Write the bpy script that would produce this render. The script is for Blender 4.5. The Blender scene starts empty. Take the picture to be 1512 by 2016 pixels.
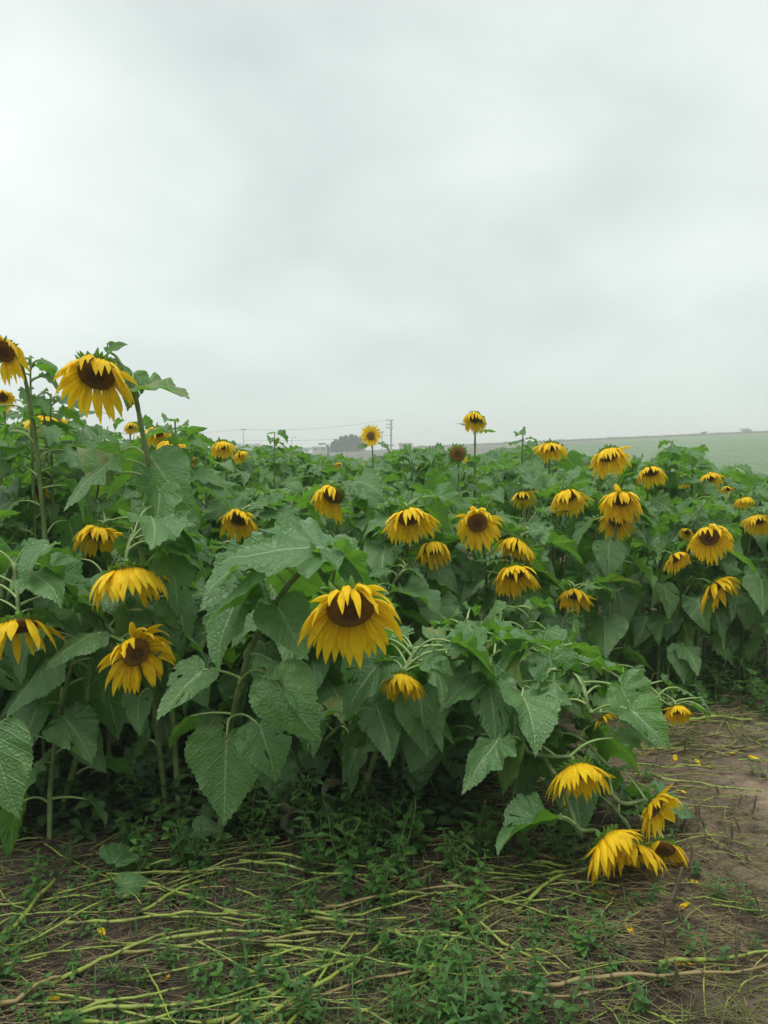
import bpy, math, random
from mathutils import Vector, Matrix, noise
R = math.radians
random.seed(11)
sc = bpy.context.scene
COL = sc.collection

# ------------------------------------------------------------------ camera
CAM = Vector((0, 0, 1.70))
FPX = 1514.0
PITCH = math.atan(115 / FPX)
cam = bpy.data.cameras.new('camera'); cam_o = bpy.data.objects.new('camera', cam); COL.objects.link(cam_o)
cam_o.location = CAM; cam_o.rotation_euler = (R(90) - PITCH, 0, 0)
cam.sensor_fit = 'VERTICAL'; cam.sensor_height = 34.6; cam.lens = 34.6 * FPX / 2016
cam.clip_start = 0.05; cam.clip_end = 6000
sc.camera = cam_o

FWD = Vector((0, math.cos(PITCH), -math.sin(PITCH)))
UPV = Vector((0, math.sin(PITCH), math.cos(PITCH)))
def ray(px, py):
    return FWD + Vector((1, 0, 0)) * ((px - 756) / FPX) - UPV * ((py - 1008) / FPX)
def at(px, py, Y):
    d = ray(px, py); return CAM + d * (Y / d.y)
def onground(px, py, z=0.0):
    d = ray(px, py); return CAM + d * ((z - CAM.z) / d.z)
def proj(p):
    q = p - CAM; f = q.dot(FWD)
    if f < .05: return None
    return (756 + FPX * q.x / f, 1008 - FPX * q.dot(UPV) / f, f)

# ------------------------------------------------------------------ world and sun
SUN_EL, SUN_AZ = R(72), R(215)
w = bpy.data.worlds.new("World"); sc.world = w; w.use_nodes = True
nt = w.node_tree; N = nt.nodes; L = nt.links; N.clear()
def nd(nt, t, **k):
    n = nt.nodes.new(t)
    for a, b in k.items():
        if a.startswith('i_'): n.inputs[a[2:].replace('_', ' ')].default_value = b
        else: setattr(n, a, b)
    return n
def vmath(op, a, b=None):
    n = N.new('ShaderNodeVectorMath'); n.operation = op
    for i, s in ((0, a), (1, b)):
        if s is None: continue
        if isinstance(s, bpy.types.NodeSocket): L.new(s, n.inputs[i])
        else: n.inputs[i].default_value = s
    return n
def smath(nt, op, a, b=None, c=None, clamp=False):
    n = nt.nodes.new('ShaderNodeMath'); n.operation = op; n.use_clamp = clamp
    for i, s in ((0, a), (1, b), (2, c)):
        if s is None: continue
        if isinstance(s, bpy.types.NodeSocket): nt.links.new(s, n.inputs[i])
        else: n.inputs[i].default_value = s
    return n.outputs[0]
tc = N.new('ShaderNodeTexCoord')
sep = N.new('ShaderNodeSeparateXYZ'); L.new(tc.outputs['Generated'], sep.inputs[0])
zz = smath(nt, 'ADD', smath(nt, 'MAXIMUM', sep.outputs[2], 0.0), 0.42)
cmb = N.new('ShaderNodeCombineXYZ')
L.new(smath(nt, 'DIVIDE', sep.outputs[0], zz), cmb.inputs[0]); L.new(smath(nt, 'DIVIDE', sep.outputs[1], zz), cmb.inputs[1])
n1 = nd(nt, 'ShaderNodeTexNoise', i_Scale=2.3, i_Detail=5.0, i_Roughness=0.45, i_Distortion=0.2); L.new(cmb.outputs[0], n1.inputs['Vector'])
cl = smath(nt, 'MULTIPLY', smath(nt, 'SUBTRACT', n1.outputs[0], 0.5), 1.15)
# broad bright gaps and dark bellies of the overcast at fixed directions
def lobe(px, py, size, amt):
    d = ray(px, py).normalized()
    dt = vmath('DOT_PRODUCT', tc.outputs['Generated'], tuple(d)).outputs['Value']
    x = smath(nt, 'MULTIPLY', smath(nt, 'SUBTRACT', 1.0, dt), -1.0 / size)
    return smath(nt, 'MULTIPLY', smath(nt, 'EXPONENT', x), amt)
for a in ((60, 300, .025, .20), (1480, 40, .012, .12), (1180, 560, .02, .07), (1020, 110, .015, .20), (330, 110, .02, -.16), (880, 330, .035, -.20), (1420, 260, .03, -.15),
          (1150, 500, .02, .06), (560, 640, .03, .02), (60, 640, .02, .06), (700, 30, .01, .03)):
    cl = smath(nt, 'ADD', cl, lobe(*a))
ramp = N.new('ShaderNodeValToRGB')
L.new(smath(nt, 'ADD', cl, 0.5, clamp=True), ramp.inputs[0])
e = ramp.color_ramp.elements
e[0].position = 0.12; e[0].color = (0.285, 0.316, 0.312, 1)
e[1].position = 0.88; e[1].color = (0.505, 0.536, 0.520, 1)
m_ = e.new(0.5); m_.color = (0.398, 0.436, 0.425, 1)
# towards the horizon the cloud is veiled evenly by rain
hz = N.new('ShaderNodeMix'); hz.data_type = 'RGBA'
fz = smath(nt, 'POWER', smath(nt, 'SUBTRACT', 1.0, smath(nt, 'ABSOLUTE', sep.outputs[2]), clamp=True), 9.0)
L.new(fz, hz.inputs[0]); L.new(ramp.outputs[0], hz.inputs[6]); hz.inputs[7].default_value = (0.352, 0.398, 0.386, 1)
sky = nd(nt, 'ShaderNodeTexSky', sky_type='NISHITA', sun_disc=False, sun_elevation=SUN_EL, sun_rotation=SUN_AZ)
b1 = N.new('ShaderNodeBackground'); L.new(sky.outputs[0], b1.inputs[0]); b1.inputs[1].default_value = 0.08
b2 = N.new('ShaderNodeBackground'); L.new(hz.outputs[2], b2.inputs[0]); b2.inputs[1].default_value = 1.0
ms = N.new('ShaderNodeMixShader'); ms.inputs[0].default_value = 0.96
wo = N.new('ShaderNodeOutputWorld')
L.new(b1.outputs[0], ms.inputs[1]); L.new(b2.outputs[0], ms.inputs[2]); L.new(ms.outputs[0], wo.inputs[0])

sun = bpy.data.lights.new('sun', 'SUN'); sun.energy = 1.5; sun.angle = R(50); sun.color = (1, .97, .92)
sun_o = bpy.data.objects.new('sun', sun); COL.objects.link(sun_o)
sdir = Vector((math.sin(SUN_AZ) * math.cos(SUN_EL), math.cos(SUN_AZ) * math.cos(SUN_EL), math.sin(SUN_EL)))
sun_o.rotation_euler = sdir.to_track_quat('Z', 'Y').to_euler()
vs = sc.view_settings
vs.view_transform = 'Standard'; vs.look = 'None'; vs.exposure = 1.05; vs.gamma = 1.0; vs.use_curve_mapping = False
sc.cycles.max_bounces = 8; sc.cycles.volume_bounces = 1; sc.cycles.transparent_max_bounces = 8
sc.cycles.sample_clamp_indirect = 6

# ------------------------------------------------------------------ materials
MATS = {}
def mat(name):
    m = bpy.data.materials.new(name); m.use_nodes = True; m.node_tree.nodes.clear()
    MATS[name] = m; return m, m.node_tree
def mixc(nt, f, a, b, blend='MIX'):
    n = nt.nodes.new('ShaderNodeMix'); n.data_type = 'RGBA'; n.blend_type = blend
    for i, s in ((0, f), (6, a), (7, b)):
        if isinstance(s, bpy.types.NodeSocket): nt.links.new(s, n.inputs[i])
        else: n.inputs[i].default_value = s if i == 0 else (*s, 1)
    return n.outputs[2]
def noise_(nt, vec, scale, detail=3, rough=.5, dist=0):
    n = nd(nt, 'ShaderNodeTexNoise', i_Scale=scale, i_Detail=detail, i_Roughness=rough, i_Distortion=dist)
    if vec is not None: nt.links.new(vec, n.inputs['Vector'])
    return n.outputs[0]
def rampf(nt, v, lo, hi):
    n = nt.nodes.new('ShaderNodeMapRange'); n.inputs[1].default_value = lo; n.inputs[2].default_value = hi; n.interpolation_type = 'SMOOTHSTEP'
    nt.links.new(v, n.inputs[0]); return n.outputs[0]
def finish(nt, color, rough=.6, spec=.5, transl=None, tfac=0.0, height=None, bstr=.5, bdist=.01, sheen=0):
    p = nt.nodes.new('ShaderNodeBsdfPrincipled'); out = nt.nodes.new('ShaderNodeOutputMaterial')
    if isinstance(color, bpy.types.NodeSocket): nt.links.new(color, p.inputs['Base Color'])
    else: p.inputs['Base Color'].default_value = (*color, 1)
    if isinstance(rough, bpy.types.NodeSocket): nt.links.new(rough, p.inputs['Roughness'])
    else: p.inputs['Roughness'].default_value = rough
    p.inputs['Specular IOR Level'].default_value = spec
    if height is not None:
        b = nt.nodes.new('ShaderNodeBump'); b.inputs['Strength'].default_value = bstr; b.inputs['Distance'].default_value = bdist
        nt.links.new(height, b.inputs['Height']); nt.links.new(b.outputs[0], p.inputs['Normal'])
    res = p.outputs[0]
    if transl is not None:
        t = nt.nodes.new('ShaderNodeBsdfTranslucent')
        if isinstance(transl, bpy.types.NodeSocket): nt.links.new(transl, t.inputs[0])
        else: t.inputs[0].default_value = (*transl, 1)
        mx = nt.nodes.new('ShaderNodeMixShader'); mx.inputs[0].default_value = tfac
        nt.links.new(p.outputs[0], mx.inputs[1]); nt.links.new(t.outputs[0], mx.inputs[2]); res = mx.outputs[0]
    nt.links.new(res, out.inputs[0])
    return p

def leaf_material(name, hue=0.0):
    m, t = mat(name)
    uv = t.nodes.new('ShaderNodeUVMap'); s = t.nodes.new('ShaderNodeSeparateXYZ'); t.links.new(uv.outputs[0], s.inputs[0])
    x = s.outputs[0]; v = smath(t, 'SUBTRACT', s.outputs[1], 0.5); av = smath(t, 'ABSOLUTE', v)
    oi = t.nodes.new('ShaderNodeObjectInfo'); rnd = oi.outputs['Random']
    ofs = vm = t.nodes.new('ShaderNodeVectorMath'); vm.operation = 'ADD'
    t.links.new(uv.outputs[0], vm.inputs[0])
    cb = t.nodes.new('ShaderNodeCombineXYZ'); t.links.new(smath(t, 'MULTIPLY', rnd, 37.0), cb.inputs[2]); t.links.new(cb.outputs[0], vm.inputs[1])
    P = vm.outputs[0]
    wob = smath(t, 'MULTIPLY', smath(t, 'SUBTRACT', noise_(t, P, 6, 2), .5), .03)
    mid = smath(t, 'SUBTRACT', 1.0, smath(t, 'DIVIDE', av, smath(t, 'ADD', smath(t, 'MULTIPLY', smath(t, 'SUBTRACT', 1.0, x), 0.020), 0.009)), clamp=True)
    sft = smath(t, 'SUBTRACT', smath(t, 'ADD', x, wob), smath(t, 'MULTIPLY', av, 1.0))
    fr = smath(t, 'FRACT', smath(t, 'ADD', smath(t, 'MULTIPLY', sft, 6.2), 10.03))
    tri = smath(t, 'MULTIPLY', smath(t, 'ABSOLUTE', smath(t, 'SUBTRACT', fr, .5)), 2.0)      # 1 at the vein
    lat = rampf(t, tri, .80, .98)
    vor = nd(t, 'ShaderNodeTexVoronoi', feature='DISTANCE_TO_EDGE', i_Scale=17.0); t.links.new(P, vor.inputs['Vector'])
    ter = rampf(t, vor.outputs[0], .10, 0.0)
    big = noise_(t, P, 2.2, 3)
    fine = noise_(t, P, 30, 3)
    c = mixc(t, rampf(t, rnd, 0.0, 1.0), (0.034, 0.148, 0.028), (0.098, 0.245, 0.032))
    c = mixc(t, rampf(t, big, .35, .7), c, (0.060, 0.175, 0.044))
    c = mixc(t, smath(t, 'MULTIPLY', fine, .35), c, (0.032, 0.100, 0.024))
    yel = smath(t, 'MULTIPLY', smath(t, 'GREATER_THAN', rnd, .955), rampf(t, big, .45, .62))
    c = mixc(t, yel, c, (0.26, 0.24, 0.045))
    blot = smath(t, 'MULTIPLY', rampf(t, noise_(t, P, 11, 2), .70, .76), smath(t, 'GREATER_THAN', rnd, .7))
    c = mixc(t, blot, c, (0.10, 0.075, 0.03))
    c = mixc(t, smath(t, 'MULTIPLY', ter, .16), c, (0.12, 0.21, 0.08))
    c = mixc(t, smath(t, 'MULTIPLY', lat, .45), c, (0.24, 0.36, 0.14))
    c = mixc(t, smath(t, 'MULTIPLY', mid, .95), c, (0.42, 0.53, 0.24))
    geo = t.nodes.new('ShaderNodeNewGeometry')
    c = mixc(t, smath(t, 'MULTIPLY', geo.outputs['Backfacing'], .45), c, (0.12, 0.20, 0.09))
    h = smath(t, 'ADD', smath(t, 'MULTIPLY', smath(t, 'MINIMUM', vor.outputs[0], .35), 1.6), smath(t, 'MULTIPLY', big, 1.2))
    h = smath(t, 'SUBTRACT', h, smath(t, 'MULTIPLY', smath(t, 'MAXIMUM', lat, mid), .55))
    h = smath(t, 'ADD', h, smath(t, 'MULTIPLY', fine, .25))
    ro = smath(t, 'ADD', smath(t, 'MULTIPLY', noise_(t, P, 5, 3), .35), .26)
    tr = mixc(t, smath(t, 'MULTIPLY', smath(t, 'MAXIMUM', lat, mid), .5), (0.22, 0.52, 0.035), (0.12, 0.27, 0.03))
    finish(t, c, ro, .55, tr, .32, h, .65, .006)
    return m
M_leaf = leaf_material('sunflower_leaf')

m, t = mat('stem_green')
geo = t.nodes.new('ShaderNodeNewGeometry'); nz = noise_(t, geo.outputs['Position'], 14, 3)
c = mixc(t, rampf(t, nz, .3, .7), (0.080, 0.125, 0.034), (0.15, 0.21, 0.07))
finish(t, c, .55, .4, height=noise_(t, geo.outputs['Position'], 260, 2), bstr=.35, bdist=.002); M_stem = m
m, t = mat('petiole_green')
geo = t.nodes.new('ShaderNodeNewGeometry')
c = mixc(t, noise_(t, geo.outputs['Position'], 20, 2), (0.18, 0.27, 0.085), (0.27, 0.36, 0.13))
finish(t, c, .5, .4); M_pet = m

m, t = mat('yellow_petal')
uv = t.nodes.new('ShaderNodeUVMap'); s = t.nodes.new('ShaderNodeSeparateXYZ'); t.links.new(uv.outputs[0], s.inputs[0])
st = t.nodes.new('ShaderNodeMapping'); st.inputs['Scale'].default_value = (1.2, 16, 1); t.links.new(uv.outputs[0], st.inputs[0])
sn = noise_(t, st.outputs[0], 1.6, 3)
geo = t.nodes.new('ShaderNodeNewGeometry'); pn = noise_(t, geo.outputs['Position'], 9, 2)
c = mixc(t, rampf(t, s.outputs[0], 0.0, .45), (0.95, 0.56, 0.005), (0.98, 0.73, 0.012))
c = mixc(t, rampf(t, pn, .35, .7), c, (0.98, 0.68, 0.008))
c = mixc(t, smath(t, 'MULTIPLY', rampf(t, noise_(t, geo.outputs['Position'], 38, 2), .45, .62), .55), c, (0.90, 0.50, 0.004))
c = mixc(t, smath(t, 'MULTIPLY', rampf(t, sn, .45, .65), .7), c, (0.90, 0.52, 0.004))
c = mixc(t, smath(t, 'MULTIPLY', rampf(t, noise_(t, geo.outputs['Position'], 55, 3), .64, .70), .7), c, (0.36, 0.17, 0.01))
c = mixc(t, smath(t, 'MULTIPLY', rampf(t, s.outputs[0], .93, 1.0), rampf(t, pn, .5, .6)), c, (0.30, 0.15, 0.02))
finish(t, c, .5, .35, (1.0, .72, .010), .36, sn, .9, .004); M_petal = m

m, t = mat('brown_disc')
tcn = t.nodes.new('ShaderNodeTexCoord'); ln = t.nodes.new('ShaderNodeVectorMath'); ln.operation = 'LENGTH'
mp = t.nodes.new('ShaderNodeMapping'); mp.inputs['Scale'].default_value = (1, 1, 0); t.links.new(tcn.outputs['Object'], mp.inputs[0]); t.links.new(mp.outputs[0], ln.inputs[0])
fn = noise_(t, tcn.outputs['Object'], 16, 5, .8)
c = mixc(t, rampf(t, ln.outputs['Value'], .25, .75), (0.075, 0.038, 0.010), (0.24, 0.125, 0.020))
c = mixc(t, rampf(t, ln.outputs['Value'], .16, .05), c, (0.11, 0.075, 0.016))
c = mixc(t, rampf(t, fn, .48, .66), c, (0.028, 0.014, 0.006))
c = mixc(t, smath(t, 'MULTIPLY', rampf(t, fn, .46, .34), .8), c, (0.34, 0.19, 0.03))
finish(t, c, .75, .25); M_disc = m

m, t = mat('bract_green')
geo = t.nodes.new('ShaderNodeNewGeometry')
c = mixc(t, rampf(t, noise_(t, geo.outputs['Position'], 30, 2), .3, .7), (0.085, 0.19, 0.028), (0.15, 0.30, 0.055))
finish(t, c, .55, .4, (0.2, .45, .03), .2); M_bract = m

m, t = mat('cut_stalk')
uv = t.nodes.new('ShaderNodeUVMap'); s = t.nodes.new('ShaderNodeSeparateXYZ'); t.links.new(uv.outputs[0], s.inputs[0])
oi = t.nodes.new('ShaderNodeObjectInfo'); geo = t.nodes.new('ShaderNodeNewGeometry')
fr = smath(t, 'FRACT', smath(t, 'ADD', smath(t, 'MULTIPLY', s.outputs[0], 6.5), oi.outputs['Random']))
node = rampf(t, smath(t, 'ABSOLUTE', smath(t, 'SUBTRACT', fr, .5)), .055, .015)
c = mixc(t, rampf(t, oi.outputs['Random'], .45, .95), (0.200, 0.265, 0.040), (0.22, 0.170, 0.070))
c = mixc(t, rampf(t, noise_(t, geo.outputs['Position'], 12, 4), .48, .72), c, (0.060, 0.052, 0.022))
c = mixc(t, smath(t, 'MULTIPLY', node, .75), c, (0.030, 0.026, 0.018))
finish(t, c, .5, .45, height=noise_(t, geo.outputs['Position'], 150, 2), bstr=.3, bdist=.002); M_stalk = m
m, t = mat('brown_stubble')
geo = t.nodes.new('ShaderNodeNewGeometry')
c = mixc(t, rampf(t, noise_(t, geo.outputs['Position'], 25, 4), .35, .68), (0.085, 0.062, 0.035), (0.045, 0.055, 0.018))
finish(t, c, .65, .35, height=noise_(t, geo.outputs['Position'], 140, 2), bstr=.4, bdist=.002); M_stub = m
m, t = mat('dry_straw')
geo = t.nodes.new('ShaderNodeNewGeometry')
nn = noise_(t, geo.outputs['Position'], 7, 4, .6)
c = mixc(t, rampf(t, nn, .38, .60), (0.055, 0.040, 0.024), (0.19, 0.15, 0.07))
c = mixc(t, rampf(t, noise_(t, geo.outputs['Position'], 3.3, 3), .52, .66), c, (0.13, 0.15, 0.035))
finish(t, c, .6, .35); M_straw = m
m, t = mat('weed_leaf')
oi = t.nodes.new('ShaderNodeObjectInfo'); geo = t.nodes.new('ShaderNodeNewGeometry')
c = mixc(t, oi.outputs['Random'], (0.030, 0.090, 0.020), (0.085, 0.19, 0.035))
c = mixc(t, rampf(t, noise_(t, geo.outputs['Position'], 24, 2), .4, .7), c, (0.045, 0.11, 0.028))
finish(t, c, .45, .4, (0.14, .36, .04), .25); M_weed = m
m, t = mat('shade_undergrowth_leaf')
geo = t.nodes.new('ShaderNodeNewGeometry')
c = mixc(t, rampf(t, noise_(t, geo.outputs['Position'], 5, 3), .35, .65), (0.022, 0.055, 0.016), (0.05, 0.10, 0.026))  # leaf colour kept dark to deepen the shade under the crop
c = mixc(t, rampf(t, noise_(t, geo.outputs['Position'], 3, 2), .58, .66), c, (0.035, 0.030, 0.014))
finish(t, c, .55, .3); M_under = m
m, t = mat('weed_stem'); finish(t, (0.10, 0.14, 0.04), .6, .3); M_wstem = m

# soil near, fields far: the ground sheet
m, t = mat('field_ground')
geo = t.nodes.new('ShaderNodeNewGeometry'); Pp = geo.outputs['Position']
s = t.nodes.new('ShaderNodeSeparateXYZ'); t.links.new(Pp, s.inputs[0])
a = noise_(t, Pp, 1.1, 5, .6); b = noise_(t, Pp, 9, 5, .65); g = noise_(t, Pp, 85, 4, .7)
soil = mixc(t, rampf(t, b, .32, .68), (0.100, 0.074, 0.045), (0.25, 0.190, 0.122))
soil = mixc(t, smath(t, 'MULTIPLY', rampf(t, g, .45, .7), .5), soil, (0.30, 0.235, 0.175))
soil = mixc(t, smath(t, 'MULTIPLY', rampf(t, g, .42, .28), .7), soil, (0.05, 0.036, 0.025))
wet = rampf(t, a, .44, .62)
soil = mixc(t, smath(t, 'MULTIPLY', wet, .6), soil, (0.070, 0.050, 0.036))
# dark loam on the left, the crop's shade partly put into the soil colour
loam_shade = rampf(t, smath(t, 'ADD', s.outputs[0], smath(t, 'MULTIPLY', smath(t, 'SUBTRACT', a, .5), 1.1)), 1.45, .85)
soil = mixc(t, smath(t, 'MULTIPLY', loam_shade, .88), soil, (0.026, 0.019, 0.013))
far = noise_(t, Pp, .035, 5, .6); far2 = noise_(t, Pp, .5, 4, .6)
mpf = t.nodes.new('ShaderNodeMapping'); mpf.inputs['Scale'].default_value = (.02, .35, 1); mpf.inputs['Rotation'].default_value = (0, 0, R(4)); t.links.new(Pp, mpf.inputs[0])
rows = noise_(t, mpf.outputs[0], 1.0, 3)
grn = mixc(t, rampf(t, far, .38, .62), (0.052, 0.112, 0.032), (0.080, 0.145, 0.045))
grn = mixc(t, smath(t, 'MULTIPLY', rampf(t, far2, .52, .68), .5), grn, (0.038, 0.075, 0.026))
grn = mixc(t, smath(t, 'MULTIPLY', rampf(t, rows, .45, .65), .4), grn, (0.085, 0.14, 0.055))
brn = mixc(t, rampf(t, far2, .35, .65), (0.075, 0.072, 0.05), (0.11, 0.105, 0.072))
yv = smath(t, 'ADD', s.outputs[1], smath(t, 'MULTIPLY', smath(t, 'SUBTRACT', far, .5), 14.0))
# a bare strip: wide on the left, only a margin along the ridge on the right
lim = nd(t, 'ShaderNodeMapRange'); lim.inputs[1].default_value = -5; lim.inputs[2].default_value = 75; lim.inputs[3].default_value = 105; lim.inputs[4].default_value = 222
t.links.new(s.outputs[0], lim.inputs[0])
fb = rampf(t, smath(t, 'SUBTRACT', yv, lim.outputs[0]), -4, 4)
fld = mixc(t, fb, grn, brn)
c = mixc(t, rampf(t, smath(t, 'ADD', s.outputs[1], smath(t, 'MULTIPLY', far2, 3.0)), 19, 21), soil, fld)
hh = smath(t, 'ADD', smath(t, 'MULTIPLY', b, .8), smath(t, 'MULTIPLY', g, .35))
ro = smath(t, 'SUBTRACT', .88, smath(t, 'MULTIPLY', wet, .42))
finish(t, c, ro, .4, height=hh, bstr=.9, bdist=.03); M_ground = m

def plain(name, col, rough=.8, spec=.3):
    m, t = mat(name)
    geo = t.nodes.new('ShaderNodeNewGeometry')
    nz = noise_(t, geo.outputs['Position'], 1.5, 4)
    c = mixc(t, rampf(t, nz, .3, .7), tuple(v * .8 for v in col), tuple(min(1, v * 1.2) for v in col))
    finish(t, c, rough, spec); return m
M_bark = plain('bark', (0.07, 0.055, 0.04)); M_conifer = plain('conifer_foliage', (0.030, 0.050, 0.030)); M_bush = plain('bush_foliage', (0.055, 0.085, 0.045))
M_concrete = plain('concrete_pole', (0.16, 0.16, 0.155)); M_steel = plain('dark_metal', (0.06, 0.065, 0.07)); M_wall = plain('grey_wall', (0.30, 0.30, 0.29)); M_roof = plain('roof_sheet', (0.20, 0.17, 0.16))
M_dark = plain('window_glass', (0.03, 0.035, 0.04), .2, .5); M_wire = plain('black_wire', (0.05, 0.05, 0.05))

# ------------------------------------------------------------------ mesh helpers
class MB:
    def __init__(s): s.v = []; s.f = []; s.uv = []; s.m = []
    def grid(s, rows, uvs, mi=0, close=False):
        """rows: list of equal-length lists of points"""
        b = len(s.v); n = len(rows[0])
        for r in rows: s.v.extend(r)
        for i in range(len(rows) - 1):
            for j in range(n if close else n - 1):
                j2 = (j + 1) % n
                s.f.append((b + i * n + j, b + i * n + j2, b + (i + 1) * n + j2, b + (i + 1) * n + j)); s.m.append(mi)
                if uvs is None: s.uv.append(((0, 0),) * 4)
                else: s.uv.append((uvs[i][j], uvs[i][j2] if not close or j2 else (uvs[i][j][0], 1), uvs[i + 1][j2] if not close or j2 else (uvs[i + 1][j][0], 1), uvs[i + 1][j]))
    def tube(s, pts, rad, sides=7, mi=0, cap=True):
        n = len(pts); rows = []; uvs = []; up = Vector((.31, .17, .93)); acc = 0; pr = None
        for i, p in enumerate(pts):
            d = (pts[min(i + 1, n - 1)] - pts[max(i - 1, 0)]).normalized()
            a = up if pr is None else pr
            a = (a - d * a.dot(d))
            if a.length < 1e-4: a = d.orthogonal()
            a.normalize(); pr = a; bb = d.cross(a)
            r = rad[i] if hasattr(rad, '__len__') else rad
            if i: acc += (p - pts[i - 1]).length
            rows.append([p + (a * math.cos(2 * math.pi * k / sides) + bb * math.sin(2 * math.pi * k / sides)) * r for k in range(sides)])
            uvs.append([(acc, k / sides) for k in range(sides)])
        base = len(s.v); s.grid(rows, uvs, mi, True)
        if cap:
            for o, p in ((0, pts[0]), ((n - 1) * sides, pts[-1])):
                c = len(s.v); s.v.append(Vector(p))
                for k in range(sides):
                    s.f.append((base + o + k, base + o + (k + 1) % sides, c)); s.m.append(mi); s.uv.append(((0, 0),) * 3)
    def box(s, c, d, mi=0):
        b = len(s.v); c = Vector(c)
        for x in (-1, 1):
            for y in (-1, 1):
                for z in (-1, 1): s.v.append(c + Vector((x * d[0] / 2, y * d[1] / 2, z * d[2] / 2)))
        for f in ((0, 1, 3, 2), (4, 6, 7, 5), (0, 4, 5, 1), (2, 3, 7, 6), (0, 2, 6, 4), (1, 5, 7, 3)):
            s.f.append(tuple(b + i for i in f)); s.m.append(mi); s.uv.append(((0, 0),) * 4)
    def mesh(s, name, mats, smooth=True):
        me = bpy.data.meshes.new(name); me.from_pydata([tuple(v) for v in s.v], [], s.f)
        for m in mats: me.materials.append(m)
        ul = me.uv_layers.new(name='UVMap'); flat = []
        for f in s.uv:
            for u in f: flat += [u[0], u[1]]
        ul.data.foreach_set('uv', flat)
        me.polygons.foreach_set('material_index', s.m)
        me.polygons.foreach_set('use_smooth', [smooth] * len(s.f))
        me.update(); return me
WM = {}
def place(name, me, world, parent=None):
    o = bpy.data.objects.new(name, me); COL.objects.link(o)
    WM[o] = world
    if parent is not None:
        o.parent = parent; o.matrix_basis = WM[parent].inverted() @ world
    else: o.matrix_basis = world
    return o
T = Matrix.Translation
def empty(name, loc): return place(name, None, T(loc))
def tag(o, label=None, cat=None, group=None, kind=None):
    if label: o['label'] = label
    if cat: o['category'] = cat
    if group: o['group'] = group
    if kind: o['kind'] = kind
    return o
def frame(x, z):
    x = x.normalized(); z = z - x * z.dot(x)
    if z.length < 1e-3: z = x.orthogonal()
    z.normalize(); y = z.cross(x)
    return Matrix(((x.x, y.x, z.x, 0), (x.y, y.y, z.y, 0), (x.z, y.z, z.z, 0), (0, 0, 0, 1)))
def catmull(P, n=6):
    P = [P[0] * 2 - P[1]] + P + [P[-1] * 2 - P[-2]]; out = []
    for i in range(1, len(P) - 2):
        for k in range(n):
            t = k / n; a, b, c, d = P[i - 1:i + 3]
            out.append(.5 * ((2 * b) + (c - a) * t + (2 * a - 5 * b + 4 * c - d) * t * t + (3 * b - a - 3 * c + d) * t ** 3))
    out.append(P[-2].copy()); return out

# ------------------------------------------------------------------ leaves
OUT = [(180, .050), (165, .115), (150, .185), (132, .262), (112, .355), (92, .425), (70, .480), (50, .515), (34, .555), (22, .625), (12, .735), (5, .850), (0, .955)]
def rad_at(deg):
    a = abs(deg)
    for (a1, r1), (a0, r0) in zip(OUT, OUT[1:]):
        if a0 <= a <= a1:
            f = (a - a0) / (a1 - a0); return r0 + (r1 - r0) * f
    return .05
def leaf_rows(rs, nseg, nring, curl, fold, ruff, side, wid=1.0, teeth=True, twist=0.0, quilt=.019):
    """unit leaf: midrib along +X from the petiole joint at 0 to the tip at 1, upper face +Z"""
    angs = [-178 + 356 * j / nseg for j in range(nseg + 1)]
    # more samples where the outline is long (near the tip)
    angs = [180 * math.copysign(abs(a / 180) ** 1.35, a) for a in angs]
    if nseg >= 90: nt_ = 46
    else: nt_ = 18
    rows = []; uvs = []; ph = rs.uniform(0, 6.28); ph2 = rs.uniform(0, 6.28); k1 = rs.choice((3, 4, 5)); off = Vector((rs.uniform(0, 50), rs.uniform(0, 50), 0))
    for i in range(nring + 1):
        f = i / nring; row = []; ur = []
        for j, a in enumerate(angs):
            r = rad_at(a)
            if teeth:
                q = (j / nseg * nt_) % 1.0; r *= 1 + (.06 * (q if a > 0 else 1 - q) + .012 * math.sin(j * 1.7)) * min(1, abs(abs(a) - 180) / 30)
            r *= 1 + .03 * math.sin(a * .05 + ph)
            rr = r * f; x = .05 + rr * math.cos(R(a)); y = rr * math.sin(R(a)) * wid
            if i == 0: x, y = .02, 0
            ur.append((x, y + .5))
            z = fold * abs(y) ** 1.25 + ruff * f ** 2.2 * math.sin(k1 * R(a) * 2 + ph) * (.5 + .5 * abs(math.sin(R(a)))) + ruff * .5 * f ** 3 * math.sin(11 * R(a) + ph2)
            z += quilt * noise.noise(Vector((x * 7, y * 7, 0)) + off) * 1.6 + side * .6 * y * abs(y)
            z += quilt * 2.0 * noise.noise(Vector((x * 3, y * 3, 5)) + off)
            # curl round the midrib, then bend along it
            kx = curl; xx = max(x, 0)
            th = kx * xx * (0.4 + .6 * xx)
            # integrate the bend
            n_ = 6; X = min(x, 0); Z = 0
            for q in range(n_):
                u = xx * (q + .5) / n_; thq = kx * u * (0.4 + .6 * u); X += math.cos(thq) * xx / n_; Z -= math.sin(thq) * xx / n_
            v = Vector((X + math.sin(th) * z, y, Z + math.cos(th) * z))
            tw = twist * x; v = Vector((v.x, v.y * math.cos(tw) - v.z * math.sin(tw), v.y * math.sin(tw) + v.z * math.cos(tw))) if twist else v
            row.append(v)
        rows.append(row); uvs.append(ur)
    return rows, uvs
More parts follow.
